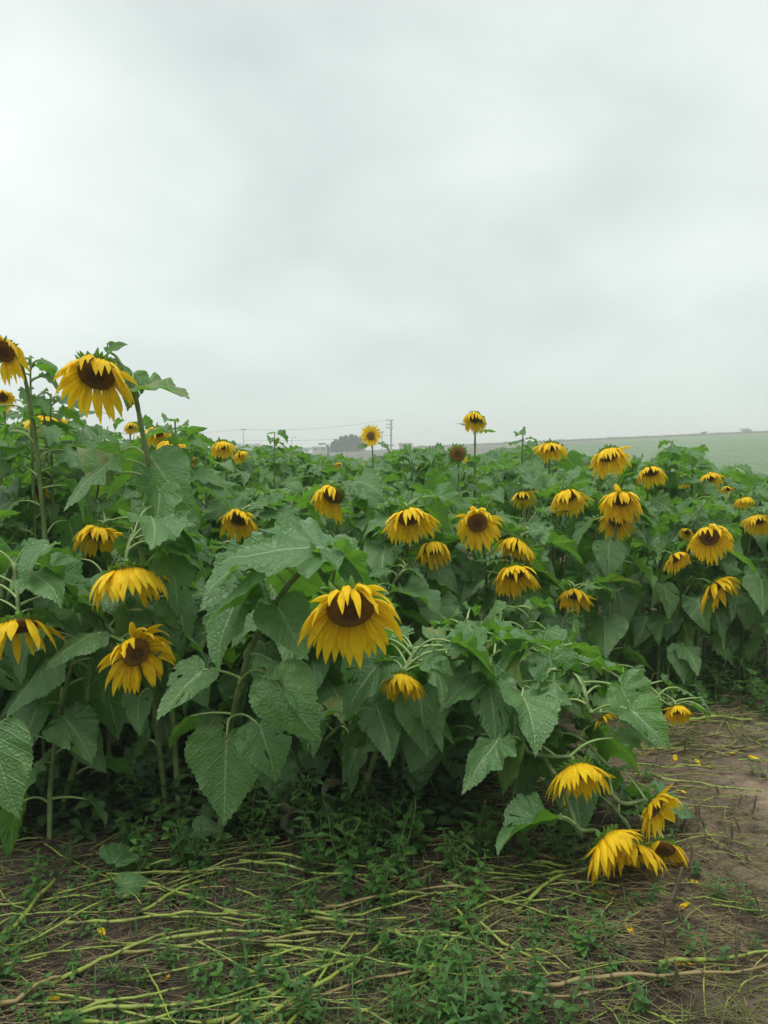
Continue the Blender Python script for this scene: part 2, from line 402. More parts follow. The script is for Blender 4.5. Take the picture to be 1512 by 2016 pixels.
def leaf_mesh(name, seed, nseg, nring, curl, fold, ruff, side=0, wid=1, twist=0, pet=None):
    rs = random.Random(seed); rows, uvs = leaf_rows(rs, nseg, nring, curl, fold, ruff, side, wid, True, twist)
    mb = MB()
    if pet is not None:                     # far plants: petiole joined on, origin at the stem, pitch baked in
        pl, pit = pet
        end = Vector((pl * .88, 0, pl * .45)); M = T(end) @ Matrix.Rotation(-pit, 4, 'Y').inverted()
        M = T(end) @ frame(Vector((math.cos(pit), 0, -math.sin(pit))), Vector((0, 0, 1)))
        rows = [[M @ v for v in r] for r in rows]
        mb.grid(rows, uvs, 0)
        pts = [Vector((0, 0, 0)), Vector((pl * .3, 0, pl * .3)), Vector((pl * .65, 0, pl * .47)), end]
        mb.tube(pts, [.022, .018, .016, .016], 5, 1, False)
        return mb.mesh(name, [M_leaf, M_pet])
    mb.grid(rows, uvs, 0)
    if seed % 2 == 0:                       # insect holes and nibbled margins
        drop = set()
        for k in range(rs.randint(3, 8)):
            ri = rs.choice((3, 4, 5, 6)); j0 = rs.randrange(4, nseg - 4)
            for q in range(rs.randint(1, 3)): drop.add(ri * nseg + j0 + q)
            if rs.random() < .4: drop.add(min(6, ri + 1) * nseg + j0)
        keep = [i for i in range(len(mb.f)) if i not in drop]; mb.f = [mb.f[i] for i in keep]; mb.uv = [mb.uv[i] for i in keep]; mb.m = [mb.m[i] for i in keep]
    return mb.mesh(name, [M_leaf])
rs = random.Random(5)
BL_UP = []; BL_HANG = []
for i in range(12): BL_UP.append(leaf_mesh('leaf_blade', 100 + i, 132, 7, rs.uniform(.5, 1.5), rs.choice((-.35, .45, .75, -.15, .2)), rs.uniform(.03, .075), rs.uniform(-.3, .3), rs.uniform(.80, 1.02), rs.uniform(-.4, .4)))
for i in range(10): BL_HANG.append(leaf_mesh('leaf_blade', 200 + i, 132, 7, rs.uniform(-.1, .75), rs.choice((-.3, .25, .4, -.45)), rs.uniform(.012, .032), rs.uniform(-.2, .2), rs.uniform(.88, 1.1), rs.uniform(-.25, .25)))
FAR_L = []
for i in range(30): FAR_L.append(leaf_mesh('leaf_blade', 300 + i, 52, 5, rs.uniform(.3, 1.4), rs.choice((-.4, .5, .7, -.2, .3)), rs.uniform(.03, .08), rs.uniform(-.3, .3), rs.uniform(.8, 1.05), rs.uniform(-.4, .4), (rs.uniform(.35, .7), R(rs.uniform(-25, 35) if i % 3 else rs.uniform(20, 70)))))
PETI = []
for i in range(4):
    mb = MB(); b = (.10, .16, .22, .05)[i]
    pts = [Vector((t_, 0, b * math.sin(math.pi * min(1, t_ * .98)) * (1.0 - .25 * t_))) for t_ in [k / 8 for k in range(9)]]
    mb.tube(pts, [.030 - .012 * k / 8 for k in range(9)], 6, 0); PETI.append(mb.mesh('petiole', [M_pet]))

HEADS = []       # protected discs in the view: (px, py, radius, dist)
def blocked(p, r):
    q = proj(p)
    if q is None: return True
    rr = r * FPX / q[2]
    for hx, hy, hr, hd in HEADS:
        if q[2] < hd + .08 and math.hypot(q[0] - hx, (q[1] - hy)) < hr + rr * .68: return True
    return False
SKY = [(-400, 760), (0, 765), (100, 790), (200, 826), (300, 838), (380, 850), (430, 878), (500, 888), (525, 872), (560, 868), (585, 890), (650, 897), (720, 908), (785, 885), (860, 880), (890, 905), (950, 893), (1020, 868), (1070, 890), (1160, 898), (1250, 915), (1290, 905), (1320, 870), (1370, 880), (1400, 930), (1512, 934), (1900, 940)]
def sky_y(px):
    for (a, y0), (b, y1) in zip(SKY, SKY[1:]):
        if a <= px <= b: return y0 + (y1 - y0) * (px - a) / (b - a)
    return 940
def too_high(p, slack=10):
    q = proj(p); return q is not None and q[1] < sky_y(q[0]) - slack

def add_leaf(root, A, B, D, Nn, Lf, near, hang, rs, check=True, gotop=None):
    """A on the stem, B petiole end, D blade direction, Nn upper-face normal, Lf length"""
    D = D.normalized()
    mid = B + D * Lf * .5
    if check and (blocked(mid, Lf * .5) or blocked(B, Lf * .3) or too_high(mid) or too_high(B)): return None
    me = rs.choice(BL_HANG if hang else BL_UP)
    W_ = T(B) @ frame(D, Nn) @ Matrix.Scale(Lf, 4)
    o = place('leaf', me, W_, root)
    v = B - A
    if v.length > .01 and near:
        Wp = T(A) @ frame(v, Vector((0, 0, 1)) + Nn * .2) @ Matrix.Diagonal((v.length, .2, v.length, 1))
        rdm = .0042 / .024
        Wp = T(A) @ frame(v, Vector((0, 0, 1))) @ Matrix.Diagonal((v.length * 1.02, rdm, max(v.length * .9, rdm), 1))
        place('petiole', rs.choice(PETI_R), Wp, o)
    return o
# petioles keep an even thickness: several lengths, so the scale stays nearly uniform
def petiole_mesh(L_, b):
    mb = MB(); pts = [Vector((t_, 0, b * math.sin(math.pi * t_))) for t_ in [k / 8 for k in range(9)]]
    mb.tube(pts, [(.0058 - .0022 * k / 8) / L_ for k in range(9)], 6, 0); return mb.mesh('petiole', [M_pet])
PETS = [(L_, [petiole_mesh(L_, b) for b in (.06, .13, .2)]) for L_ in (.05, .09, .14, .2, .28)]
def add_leaf(root, A, B, D, Nn, Lf, near, hang, rs, check=True):
    D = D.normalized(); mid = B + D * Lf * .5
    if check and (blocked(mid, Lf * .5) or blocked(B, Lf * .3) or too_high(mid) or too_high(B)): return None
    if check and mid.z < .06: return None
    o = place('leaf', rs.choice(BL_HANG if hang else BL_UP), T(B) @ frame(D, Nn) @ Matrix.Scale(Lf, 4), root)
    v = B - A; l_ = v.length
    if l_ > .012 and near:
        me = rs.choice(min(PETS, key=lambda q: abs(math.log(q[0] / l_)))[1])
        place('petiole', me, T(A) @ frame(v, Vector((0, 0, 1))) @ Matrix.Scale(l_, 4), o)
    return o

# ------------------------------------------------------------------ flower heads
def disc_mesh(nfl, seed):
    mb = MB(); rows = []
    for i in range(9):
        f = i / 8; rows.append([Vector((f * math.cos(a), f * math.sin(a), .20 * (1 - f ** 2.2) - .05 * math.exp(-(f / .18) ** 2))) for a in [2 * math.pi * k / 40 for k in range(40)]])
    mb.grid(rows, None, 0, True)
    rows = [[Vector((math.cos(a), math.sin(a), z)) for a in [2 * math.pi * k / 40 for k in range(40)]] for z in (0, -.14)]
    mb.grid(rows, None, 0, True)
    rs = random.Random(seed)
    for i in range(nfl):
        f = math.sqrt((i + .5) / nfl) * .985; a = i * 2.399963
        c = Vector((f * math.cos(a), f * math.sin(a), .20 * (1 - f ** 2.2) - .05 * math.exp(-(f / .18) ** 2)))
        s = 1.0 / math.sqrt(nfl) * .85; h = s * (rs.uniform(.9, 2.0) if f > .3 else rs.uniform(.5, .9))
        out = Vector((math.cos(a), math.sin(a), 0)) * (.5 * f * h) * rs.uniform(.2, 1.5); b = len(mb.v)
        for k in range(4): mb.v.append(c + Vector((math.cos(k * 1.5708 + a), math.sin(k * 1.5708 + a), -.02)) * s)
        mb.v.append(c + Vector((0, 0, h)) + out)
        for k in range(4): mb.f.append((b + k, b + (k + 1) % 4, b + 4)); mb.m.append(0); mb.uv.append(((0, 0),) * 3)
    return mb.mesh('seed_disc', [M_disc], False)
DISC_N = [disc_mesh(850, 1), disc_mesh(850, 2)]; DISC_F = [disc_mesh(240, 3)]
def bract_mesh(seed, n=17):
    rs = random.Random(seed); mb = MB()
    for row in range(3):
        for k in range(n):
            a = 2 * math.pi * (k + row * .33 + rs.uniform(-.15, .15)) / n
            rad = Vector((math.cos(a), math.sin(a), 0)); tan = Vector((-math.sin(a), math.cos(a), 0))
            p = rad * (1.0 - .12 * row) + Vector((0, 0, -.16 - .14 * row)); el = R(rs.uniform(-8, 22) - 16 * row) ; Lb = rs.uniform(.38, .62); wd = rs.uniform(.13, .17)
            rows = []; 
            for i in range(5):
                f = i / 4; ww = wd * (1 - f) ** .75 * (1 + .5 * f) if f < 1 else .004
                d = rad * math.cos(el) - Vector((0, 0, 1)) * math.sin(el)
                c = p + Vector((0, 0, 0)); rows.append([c - tan * ww + Vector((0, 0, -.02)), c + Vector((0, 0, .02)), c + tan * ww + Vector((0, 0, -.02))])
                p = p + d * Lb / 4; el += R(rs.uniform(-6, 16))
            mb.grid(rows, None)
    return mb.mesh('bract_ring', [M_bract])
BRACT = [bract_mesh(s_) for s_ in range(4)]
def recept_mesh():
    mb = MB(); rows = []
    prof = [(1.0, -.10), (1.02, -.18), (.95, -.30), (.78, -.42), (.52, -.52), (.30, -.60), (.20, -.75), (.17, -.95)]
    for r_, z in prof: rows.append([Vector((r_ * math.cos(a) * (1 + .03 * math.sin(5 * a)), r_ * math.sin(a), z)) for a in [2 * math.pi * k / 24 for k in range(24)]])
    mb.grid(rows, None, 0, True); return mb.mesh('flower_head', [M_bract])
RECEPT = recept_mesh()
G = Vector((0, 0, -1))
def petal_rows(C, n, phi, Rd, Lp, wp, a0, k, rs, wind, ns=8):
    u = n.cross(Vector((0, 0, 1))); 
    if u.length < .05: u = Vector((1, 0, 0))
    u.normalize(); v = u.cross(n).normalized()      # v points up-ish
    if v.z < 0: v = -v
    rad = u * math.cos(phi) + v * math.sin(phi); p = C + rad * Rd * .97 - n * Rd * .10
    d = (rad * math.cos(a0) + n * math.sin(a0)).normalized()
    rows = []; uvs = []; seg = Lp / ns; tw = rs.uniform(-.25, .25); cup = rs.uniform(.10, .30) * wp; lat0 = n.cross(rad).normalized()
    wv = rs.uniform(-.3, .3); nt_ = rs.random()
    for i in range(ns + 1):
        f = i / ns
        ww = wp * .5 * (min(1, .42 + 1.6 * f) if f < .36 else 1) * (1 - max(0, (f - .38) / .62) ** 1.75) ** .9
        if f == 1: ww = wp * .02
        lat = (lat0 - d * lat0.dot(d)).normalized(); nn = d.cross(lat).normalized()
        if nn.dot(n) < 0: nn = -nn
        lt = (lat * math.cos(tw * f) + nn * math.sin(tw * f))
        row = []; ur = []
        for j in range(5):
            q = (j - 2) / 2
            row.append(p + lt * ww * q + nn * (cup * (q * q) * math.sin(math.pi * min(1, f + .15)) + .10 * wp * math.cos(q * 5.5) * (1 - f) ))
            ur.append((f, .5 + q * .5))
        rows.append(row); uvs.append(ur)
        push = G * (k * (.35 + .9 * f)) + wind * (.12 * k) + lat0 * wv * .12
        # a petal above the face falls forward over it
        if rad.z > .1: push += n * (.34 + .3 * rad.z) * k * (1 - f)
        d = (d + push / ns * 2.0).normalized(); p = p + d * seg
        # keep it off the disc
        q_ = p - C; hn = q_.dot(n); pr_ = (q_ - n * hn).length
        lim = Rd * .25 * (1 - min(1, pr_ / Rd) ** 2) + .004
        if pr_ < Rd and hn < lim: p += n * (lim - hn)
    return rows, uvs
def add_head(root, C, n, Wm, rs, solo, npet=None, droop=1.0, ratio=.245, missing=(), Lk=1.0, a0=18):
    Rd = Wm * ratio; Lp = Wm * .46 * Lk
    fr = frame(n.orthogonal(), n); fr = T(C) @ fr @ Matrix.Rotation(rs.uniform(0, 6.28), 4, 'Z') @ Matrix.Scale(Rd, 4)
    h = place('flower_head', RECEPT, fr, root)
    place('seed_disc', rs.choice(DISC_N if Wm * FPX / max(1, C.y) > 70 else DISC_F), fr, h)
    place('bract_ring', rs.choice(BRACT), fr, h)
    dvar = rs.uniform(1.0, 1.85); npet = npet or rs.randint(31, 37); wind = Vector((.8, 0, 0)); mb = MB()
    for k in range(npet):
        phi = 2 * math.pi * (k + rs.uniform(-.3, .3)) / npet; dg = math.degrees(phi) % 360
        if any(a <= dg <= b for a, b in missing): continue
        if rs.random() < .05: continue
        row2 = (k % 2); kk = droop * dvar * rs.uniform(.55, 1.35) * (1.0 if rs.random() > .03 else .2)
        pr, pu = petal_rows(C, n, phi, Rd, Lp * rs.uniform(.82, 1.12), Wm * rs.uniform(.090, .140), R(a0 + rs.uniform(-12, 14) - 8 * row2), kk, rs, wind)
        if solo:
            o_ = pr[0][2].copy(); m1 = MB(); m1.grid([[p - o_ for p in r_] for r_ in pr], pu)
            place('petal', m1.mesh('petal', [M_petal]), T(o_), h)
        else: mb.grid([[p - C for p in r_] for r_ in pr], pu)
    if not solo: place('petal_ring', mb.mesh('petal_ring', [M_petal]), T(C), h)
    return h
def facing(az, pitch): return Vector((math.sin(R(az)) * math.cos(R(pitch)), -math.cos(R(az)) * math.cos(R(pitch)), -math.sin(R(pitch))))

def stem_mesh(pts, base, r0, r1, sides=9):
    mb = MB(); n = len(pts)
    mb.tube([p - base for p in pts], [r0 + (r1 - r0) * (i / (n - 1)) + .0012 * math.sin(i * 2.3) for i in range(n)], sides)
    return mb.mesh('stem', [M_stem])
def stem_leaves(root, pts, rs, near, count, t0=.14, t1=.97, Lk=1.0, check=True, spread=1.0):
    az = rs.uniform(0, 6.28); n = len(pts) - 1
    for i in range(count):
        t = t0 + (t1 - t0) * (i + rs.uniform(.1, .9)) / count
        a = pts[min(n - 1, int(t * n))]; b = pts[min(n, int(t * n) + 1)]; A = a.lerp(b, t * n - int(t * n)) if int(t * n) < n else b
        az += 2.399 + rs.uniform(-.5, .5)
        for tries in range(4):
            out = Vector((math.cos(az), math.sin(az), 0))
            Lf = Lk * (rs.uniform(.18, .29) if t < .8 else rs.uniform(.10, .19)) * (.8 if t < .2 else 1)
            pl = rs.uniform(.10, .21) * (.5 if t > .85 else 1) * spread
            B = A + out * pl * .9 + Vector((0, 0, pl * rs.uniform(-.05, .5)))
            pit = R(rs.uniform(18, 78) if t < .5 else (rs.uniform(-8, 50) if t < .75 else rs.uniform(-20, 32))); yaw = rs.uniform(-.5, .5)
            o2 = (Matrix.Rotation(yaw, 3, 'Z') @ out + Vector((.45 * t, -.05, 0))).normalized()
            D = o2 * math.cos(pit) - Vector((0, 0, 1)) * math.sin(pit)
            Nn = Vector((0, 0, 1)) * math.cos(pit) + o2 * math.sin(pit) + Vector((rs.uniform(-.65, .65), rs.uniform(-.65, .65), 0))
            if add_leaf(root, A, B, D, Nn, Lf, near, pit > R(45), rs, check): break
            az += 1.1
def bez(a, b, c, d, n=18):
    return [a * (1 - t) ** 3 + b * 3 * t * (1 - t) ** 2 + c * 3 * t * t * (1 - t) + d * t ** 3 for t in [i / n for i in range(n + 1)]]

# ------------------------------------------------------------------ the flowering plants seen in the photograph
# px, py, apparent width px, distance, facing azimuth (+ right), pitch down, options, label
FL = [
 (8, 692, 95, 3.3, -35, 20, dict(leaves=12, lean=(.12, 0)), 'tallest sunflower at the far left, its bloom cut by the photo edge against the sky'),
 (190, 752, 148, 3.15, -22, 40, dict(ratio=.25, via=[(352, 1500, 3.45), (322, 1180, 3.4), (300, 960, 3.35), (283, 865, 3.3), (262, 765, 3.27), (232, 712, 3.28)], leaves=10, a0=22, droop=.75), 'tall sunflower whose big yellow bloom hangs against the sky at the upper left'),
 (5, 782, 45, 4.6, 0, 20, dict(leaves=8), 'sunflower mostly out of the photo with orange petals at the left edge'),
 (90, 832, 85, 4.2, 10, 78, dict(leaves=10), 'sunflower with a dark disc facing down under leaves at the far left'),
 (258, 842, 32, 9.0, -10, 45, dict(leaves=6), 'small nodding sunflower on the skyline just left of the tall bloom stem, below its petals'),
 (308, 858, 62, 5.6, -25, 55, dict(leaves=9), 'sunflower nodding left of a blowing leaf on the left skyline'),
 (342, 884, 78, 5.2, 25, 60, dict(leaves=9, missing=[(120, 240)]), 'sunflower with petals only on its right side behind the tall left stem'),
 (438, 882, 50, 7.2, -10, 45, dict(leaves=8), 'sunflower with golden cap of petals on the skyline left of the utility pole'),
 (473, 898, 34, 8.0, 10, 45, dict(leaves=7), 'small sunflower on the skyline directly below the left utility pole'),
 (377, 908, 24, 7.6, 30, 30, dict(leaves=6), 'tiny sunflower just right of the half petalled bloom on the left'),
 (78, 972, 42, 3.9, 0, 30, dict(leaves=10, npet=12), 'withered brownish sunflower in shade behind the far left stems'),
 (470, 1030, 82, 4.6, 5, 38, dict(leaves=10), 'sunflower with spread petals left of centre among grey green leaves'),
 (195, 1062, 100, 3.6, -5, 50, dict(leaves=9), 'sunflower half hidden by a round leaf above the left pair of blooms'),
 (253, 1148, 165, 2.95, 8, 62, dict(via=[(330, 1640, 3.5), (300, 1350, 3.3), (290, 1150, 3.15), (268, 1060, 3.1), (258, 1062, 3.05)], leaves=8, missing=[(250, 290)]), 'sunflower nodding straight down on a hooked pale neck at left'),
 (268, 1285, 140, 2.9, 25, 10, dict(via=[(120, 1680, 3.5), (160, 1450, 3.3), (196, 1210, 3.15), (215, 1235, 3.05)], leaves=7, a0=10), 'sunflower facing right with ragged petals below the nodding left bloom'),
 (38, 1250, 165, 2.85, 0, 58, dict(via=[(-60, 1650, 3.4), (-20, 1300, 3.25), (22, 1120, 3.0), (32, 1150, 2.95)], npet=13, leaves=6, droop=1.3), 'sunflower with only a few drooping petals at the left edge'),
 (690, 1218, 192, 2.60, 6, 30, dict(via=[(430, 1560, 3.25), (452, 1450, 3.1), (490, 1290, 2.95), (545, 1185, 2.85), (590, 1128, 2.8), (622, 1118, 2.78), (648, 1150, 2.74)], leaves=3, ratio=.25, a0=16, solo=1, droop=.8), 'large sunflower in the middle with the biggest brown disc of all'),
 (655, 985, 90, 4.7, -28, 35, dict(leaves=10, missing=[(110, 250)]), 'sunflower with bare left half and long yellow petals on its right'),
 (806, 1030, 104, 4.1, -3, 45, dict(leaves=9), 'sunflower with a full skirt of petals, upper one of the central pair'),
 (940, 1030, 88, 4.4, 12, 15, dict(leaves=8, a0=10), 'sunflower facing forward with one petal standing up, right of centre'),
 (852, 1088, 82, 4.3, 10, 48, dict(leaves=8), 'sunflower partly bare on the left, lower one of the central pair'),
 (1018, 1080, 84, 4.5, -20, 45, dict(leaves=7), 'sunflower upper of two stacked blooms right of centre'),
 (1013, 1138, 90, 4.4, -8, 48, dict(leaves=6), 'sunflower lower of two stacked blooms right of centre'),
 (1030, 982, 58, 5.6, 15, 50, dict(leaves=9, npet=18), 'sunflower with a gappy dark face between two rows, right of centre'),
 (1117, 985, 80, 5.1, 12, 42, dict(leaves=8), 'sunflower with one petal swept far right, near the right skyline'),
 (1222, 992, 88, 4.8, 18, 45, dict(leaves=8), 'sunflower on an arched neck with petals streaming right'),
 (1214, 1032, 66, 5.0, 0, 35, dict(leaves=7), 'sunflower tucked right under the bloom with the arched neck'),
 (1198, 905, 80, 5.6, 2, 50, dict(leaves=10), 'sunflower with a skirt of petals in front of the green hillside'),
 (1083, 887, 64, 6.2, 8, 60, dict(leaves=9), 'sunflower seen nearly from above the rim on the skyline right of centre'),
 (1281, 935, 60, 6.0, -3, 45, dict(leaves=9), 'sunflower just right of and below the hillside bloom'),
 (1397, 1058, 84, 4.9, 14, 20, dict(leaves=9, a0=10), 'sunflower at right facing forward with wide uneven petals'),
 (1353, 1048, 30, 5.3, -30, 20, dict(leaves=5), 'small sunflower peeping from behind the wide bloom at right'),
 (1330, 1105, 56, 5.0, 40, 30, dict(leaves=8), 'small sunflower turned right below the wide bloom at right'),
 (1131, 1178, 68, 4.7, 8, 35, dict(leaves=7), 'small sunflower lowest on the dark right wall of leaves'),
 (1408, 1166, 88, 5.0, 50, 30, dict(leaves=8), 'sunflower seen from its green back with petals streaming right'),
 (1492, 1030, 62, 5.5, -8, 42, dict(leaves=8), 'sunflower at the right edge with a short round skirt'),
 (1465, 988, 42, 6.4, 20, 60, dict(leaves=7), 'sunflower with a thin petal fan near the right edge'),
 (1398, 945, 48, 7.0, 10, 45, dict(leaves=7), 'small sunflower behind a dark leaf on the right skyline'),
 (1345, 947, 34, 7.4, -10, 55, dict(leaves=6), 'small pale sunflower in the leaves left of the dark skyline leaf'),
 (1432, 965, 26, 7.6, 0, 40, dict(leaves=5), 'tiny sunflower right of the dark skyline leaf'),
 (730, 858, 33, 9.0, -8, -5, dict(leaves=5, a0=4, droop=.15, straight=1, ratio=.24), 'small upright sunflower standing alone on the skyline beside the tree clump'),
 (934, 828, 50, 6.6, -10, 32, dict(leaves=7, straight=1), 'sunflower standing tall above the others on the skyline right of centre'),
 (901, 893, 34, 6.4, 10, 5, dict(leaves=5, missing=[(-1, 205), (235, 361)], straight=1, ratio=.42, Lk=.8), 'faded sunflower head with bare brown disc and a single petal'),
 (666, 916, 20, 8.5, 0, 40, dict(leaves=6), 'tiny sunflower below the dark tree clump'),
 (792, 1348, 95, 2.95, -5, 42, dict(via=[(700, 1600, 3.5), (760, 1420, 3.3), (800, 1290, 3.12), (815, 1285, 3.08)], leaves=8), 'sunflower half covered by a heart shaped leaf below the large middle one'),
 (1333, 1404, 56, 4.3, 10, 30, dict(via=[(1040, 1400, 4.8), (1150, 1315, 4.6), (1230, 1340, 4.5), (1290, 1372, 4.4), (1318, 1388, 4.36)], leaves=7, Lk2=.6), 'small sunflower bent over to the stubble at right'),
 (1188, 1418, 52, 3.0, 45, 40, dict(via=[(900, 1500, 3.7), (1040, 1350, 3.5), (1130, 1330, 3.2), (1152, 1365, 3.06), (1160, 1400, 3.03)], leaves=5, npet=10), 'sunflower with one bright petal and a rusty face over the path edge'),
 (1135, 1532, 135, 2.95, 25, 45, dict(via=[(700, 1560, 4.0), (850, 1440, 3.45), (955, 1448, 3.15), (1045, 1482, 3.05), (1090, 1490, 3.0)], leaves=9, a0=25), 'fallen sunflower highest of the bright cluster at the bottom right'),
 (1290, 1590, 100, 3.0, 68, 14, dict(via=[(900, 1500, 4.1), (1110, 1470, 3.4), (1200, 1560, 3.12), (1230, 1582, 3.05)], leaves=7, a0=20), 'fallen sunflower in side view facing right above the cluster'),
 (1195, 1660, 140, 2.88, 52, 25, dict(via=[(780, 1560, 4.1), (1000, 1450, 3.3), (1090, 1520, 3.0), (1122, 1590, 2.93), (1140, 1632, 2.9)], leaves=8, a0=18), 'fallen sunflower turned right with one petal curling up, at the bottom of the cluster'),
 (1245, 1686, 132, 3.02, 12, 46, dict(via=[(880, 1500, 4.2), (1110, 1500, 3.5), (1215, 1600, 3.2), (1238, 1630, 3.12)], leaves=6, a0=20), 'fallen sunflower hanging face down in the middle of the bottom cluster'),
 (1308, 1672, 95, 3.12, 22, 28, dict(via=[(960, 1500, 4.3), (1160, 1520, 3.5), (1275, 1610, 3.26), (1290, 1640, 3.2)], leaves=5, missing=[(60, 120)]), 'fallen sunflower with exposed dark disc at the right of the bottom cluster'),
]
for f in FL: HEADS.append((f[0], f[1] - (f[2] * .12 if 'fallen' in f[7] else 0), f[2] * (.66 if 'fallen' in f[7] else .43), f[3] + (.25 if 'fallen' in f[7] else 0)))
POS = []
GRP = 'flowering sunflowers of the field'
MAIN = None
for idx, (px, py, Wp, Y, az, pit, op, label) in enumerate(FL):
    rs = random.Random(1000 + idx)
    Cc = at(px, py, Y); dist = (Cc - CAM).dot(FWD); Wm = Wp * dist / FPX * (.98 if Wp > 130 else 1.03)
    az += math.degrees(math.atan2(-Cc.x, Cc.y)) * 1.0 * (-1)*(-1)
    pit *= rs.uniform(.85, 1.15) if pit > 0 and Wp < 140 and pit < 70 else 1; az += rs.uniform(-22, 22) if Wp < 130 else 0; n = facing(az, pit); C = Cc + Vector((0, 0, Wm * .10 * (pit > 25)))
    ratio = op.get('ratio', .212); E = C - n * Wm * ratio * .55
    if 'via' in op:
        P = [at(*v) for v in op['via']]
        b0 = P[0]; b0.z = 0.0; P[0] = b0
        pts = catmull(P + [E - n * Wm * .12, E], 6)
    else:
        b0 = Vector((E.x - n.x * .18 + rs.uniform(-.12, .12), E.y - n.y * .22 + .05 + rs.uniform(0, .1), 0)); H = E.z
        if 'lean' in op: b0 += Vector((op['lean'][0], op['lean'][1], 0))
        hook = .16 if op.get('straight') else rs.uniform(.18, .26)
        q = E - n * hook + Vector((0, 0, .02))
        if op.get('straight'): b0 = Vector((E.x + .03, E.y + .06, 0)); q = E + Vector((.02, .10, -.05))
        pts = bez(b0, b0 + Vector((rs.uniform(-.06, .06), .0, H * .7)), q, E)
    root = empty('sunflower', b0); tag(root, label, 'sunflower', GRP)
    near = Y < 5.0
    place('stem', stem_mesh(pts, b0, (.0105 if 'fallen' in label else .0135) if Y < 4 else .011, .0075 if Wm > .16 else .005), T(b0), root)
    add_head(root, C, n, Wm, rs, bool(Wp > 115), op.get('npet'), op.get('droop', 1.0), ratio, op.get('missing', ()), op.get('Lk', 1.0), op.get('a0', 18))
    nl = op.get('leaves', 8)
    if op.get('straight'):
        stem_leaves(root, pts, rs, near, 4, .72, .95, .62, False, .6)
        stem_leaves(root, pts, rs, near, 5, .3, .7, 1.0)
    else: stem_leaves(root, pts, rs, near, int(nl * 1.9) + 3, .07, .93, op.get('Lk2', 1.0))
    POS.append((b0.x, b0.y))
    if 'biggest' in label: MAIN = (root, pts)
    if 'few drooping' in label: EDGE = root
    if idx == 1: TALL = (root, pts)

# leaves that can be told apart in the photograph, hung on the plant they grow from
# (joint px,py,Y) (tip px,py,Y) roll normal, stem point px,py,Y
def hero(root, joint, tip, sp, nrm, hang, seed):
    A = at(*sp); B = at(*joint); Tp = at(*tip); D = Tp - B
    rs = random.Random(seed); n = Vector(nrm)
    add_leaf(root, A, B, D, n, D.length * 1.02, True, hang, rs, False)
r_ = MAIN[0]
for i, h in enumerate([
 ((541, 1336, 2.72), (628, 1470, 2.66), (470, 1345, 2.97), (.15, -1, .35), True),
 ((446, 1452, 2.95), (440, 1618, 2.92), (452, 1415, 3.05), (0, -1, .25), True),
 ((640, 1082, 2.76), (440, 1072, 2.62), (612, 1118, 2.79), (0, -.35, 1), False),
 ((640, 1085, 2.78), (722, 1148, 2.66), (625, 1115, 2.78), (.2, -.4, 1), False),
 ((475, 1170, 2.9), (400, 1290, 2.7), (515, 1240, 2.9), (-.3, -.8, .5), False),
 ((548, 1195, 2.80), (600, 1290, 2.7), (530, 1205, 2.86), (.2, -1, .35), True),
 ((400, 1318, 2.9), (310, 1400, 2.75), (472, 1335, 2.97), (-.3, -.8, .7), True),
 ((512, 1430, 2.9), (548, 1540, 2.85), (455, 1412, 3.05), (.3, -1, .3), True),
 ((505, 1105, 2.85), (400, 1130, 2.7), (565, 1150, 2.84), (-.2, -.5, 1), False),
]): hero(r_, h[0], h[1], h[2], h[3], h[4], 50 + i)
hero(EDGE, (-15, 1448, 2.7), (25, 1606, 2.62), (-50, 1400, 2.9), (.1, -1, .3), True, 91)
hero(EDGE, (95, 1075, 2.9), (20, 1130, 2.75), (28, 1120, 3.0), (-.1, -.5, 1), False, 92)
hero(EDGE, (60, 1130, 2.9), (125, 1150, 2.75), (28, 1120, 3.0), (.1, -.5, 1), False, 93)
r_ = TALL[0]
for i, h in enumerate([
 ((272, 762, 3.3), (372, 756, 3.25), (270, 800, 3.31), (0, -.5, 1), False),
 ((262, 735, 3.32), (254, 800, 3.25), (262, 765, 3.27), (.5, -1, .1), True),
 ((212, 693, 3.28), (241, 672, 3.25), (235, 712, 3.28), (-.3, -1, .6), False),
 ((300, 905, 3.33), (372, 1010, 3.25), (292, 925, 3.34), (.1, -1, .3), True),
 ((220, 935, 3.25), (150, 870, 3.2), (297, 945, 3.34), (-.3, -.6, .8), False),
]): hero(r_, h[0], h[1], h[2], h[3], h[4], 80 + i)

# ------------------------------------------------------------------ the rest of the crop, plants without a bloom in view
PROTO = []
def front(x):                          # near edge of the crop
    if x < -1.2: return 3.25
    if x < .35: return 3.32
    if x < 1.25: return 3.40 + (x - .35) / .9 * 1.9
    return 5.4
def top_limit(x, y):
    q = proj(Vector((x, y, 1.2))); px = q[0]
    zc = CAM.z + (893 - (sky_y(px) - 4)) / FPX * y * 1.0
    if y < 4.3: nz = 1.42 if px < 330 else (1.18 if px < 700 else 1.0)
    elif y < 5.2: nz = 1.72 if px < 380 else 1.34
    else: nz = 1.95 if px < 420 else (1.47 if y < 8 else (1.85 if px < 980 else 1.62))
    if px < 250: nz += .12
    return min(zc, nz)
rs = random.Random(77); fill = []
y = 3.3
while y < 12.5 and len(fill) < 298:
    sp = .37 if y < 5 else (.42 if y < 6.2 else 1) if y < 6.2 else (.60 if y < 9 else .82)
    x = -(y * .5 + .45)
    while x < y * .5 + .45:
        xx = x + rs.uniform(-.16, .16); yy = y + rs.uniform(-.14, .14); x += sp
        if yy < front(xx): continue
        if min(math.hypot(xx - a, yy - b) for a, b in POS) < .17: continue
        fill.append((xx, yy))
    y += sp * .92
LBL = [('leafy sunflower plant with no bloom in the front rows of the crop', 'leafy plants in the front rows'),
       ('leafy sunflower plant with no bloom, deep in the rows behind', 'leafy plants deep in the crop')]
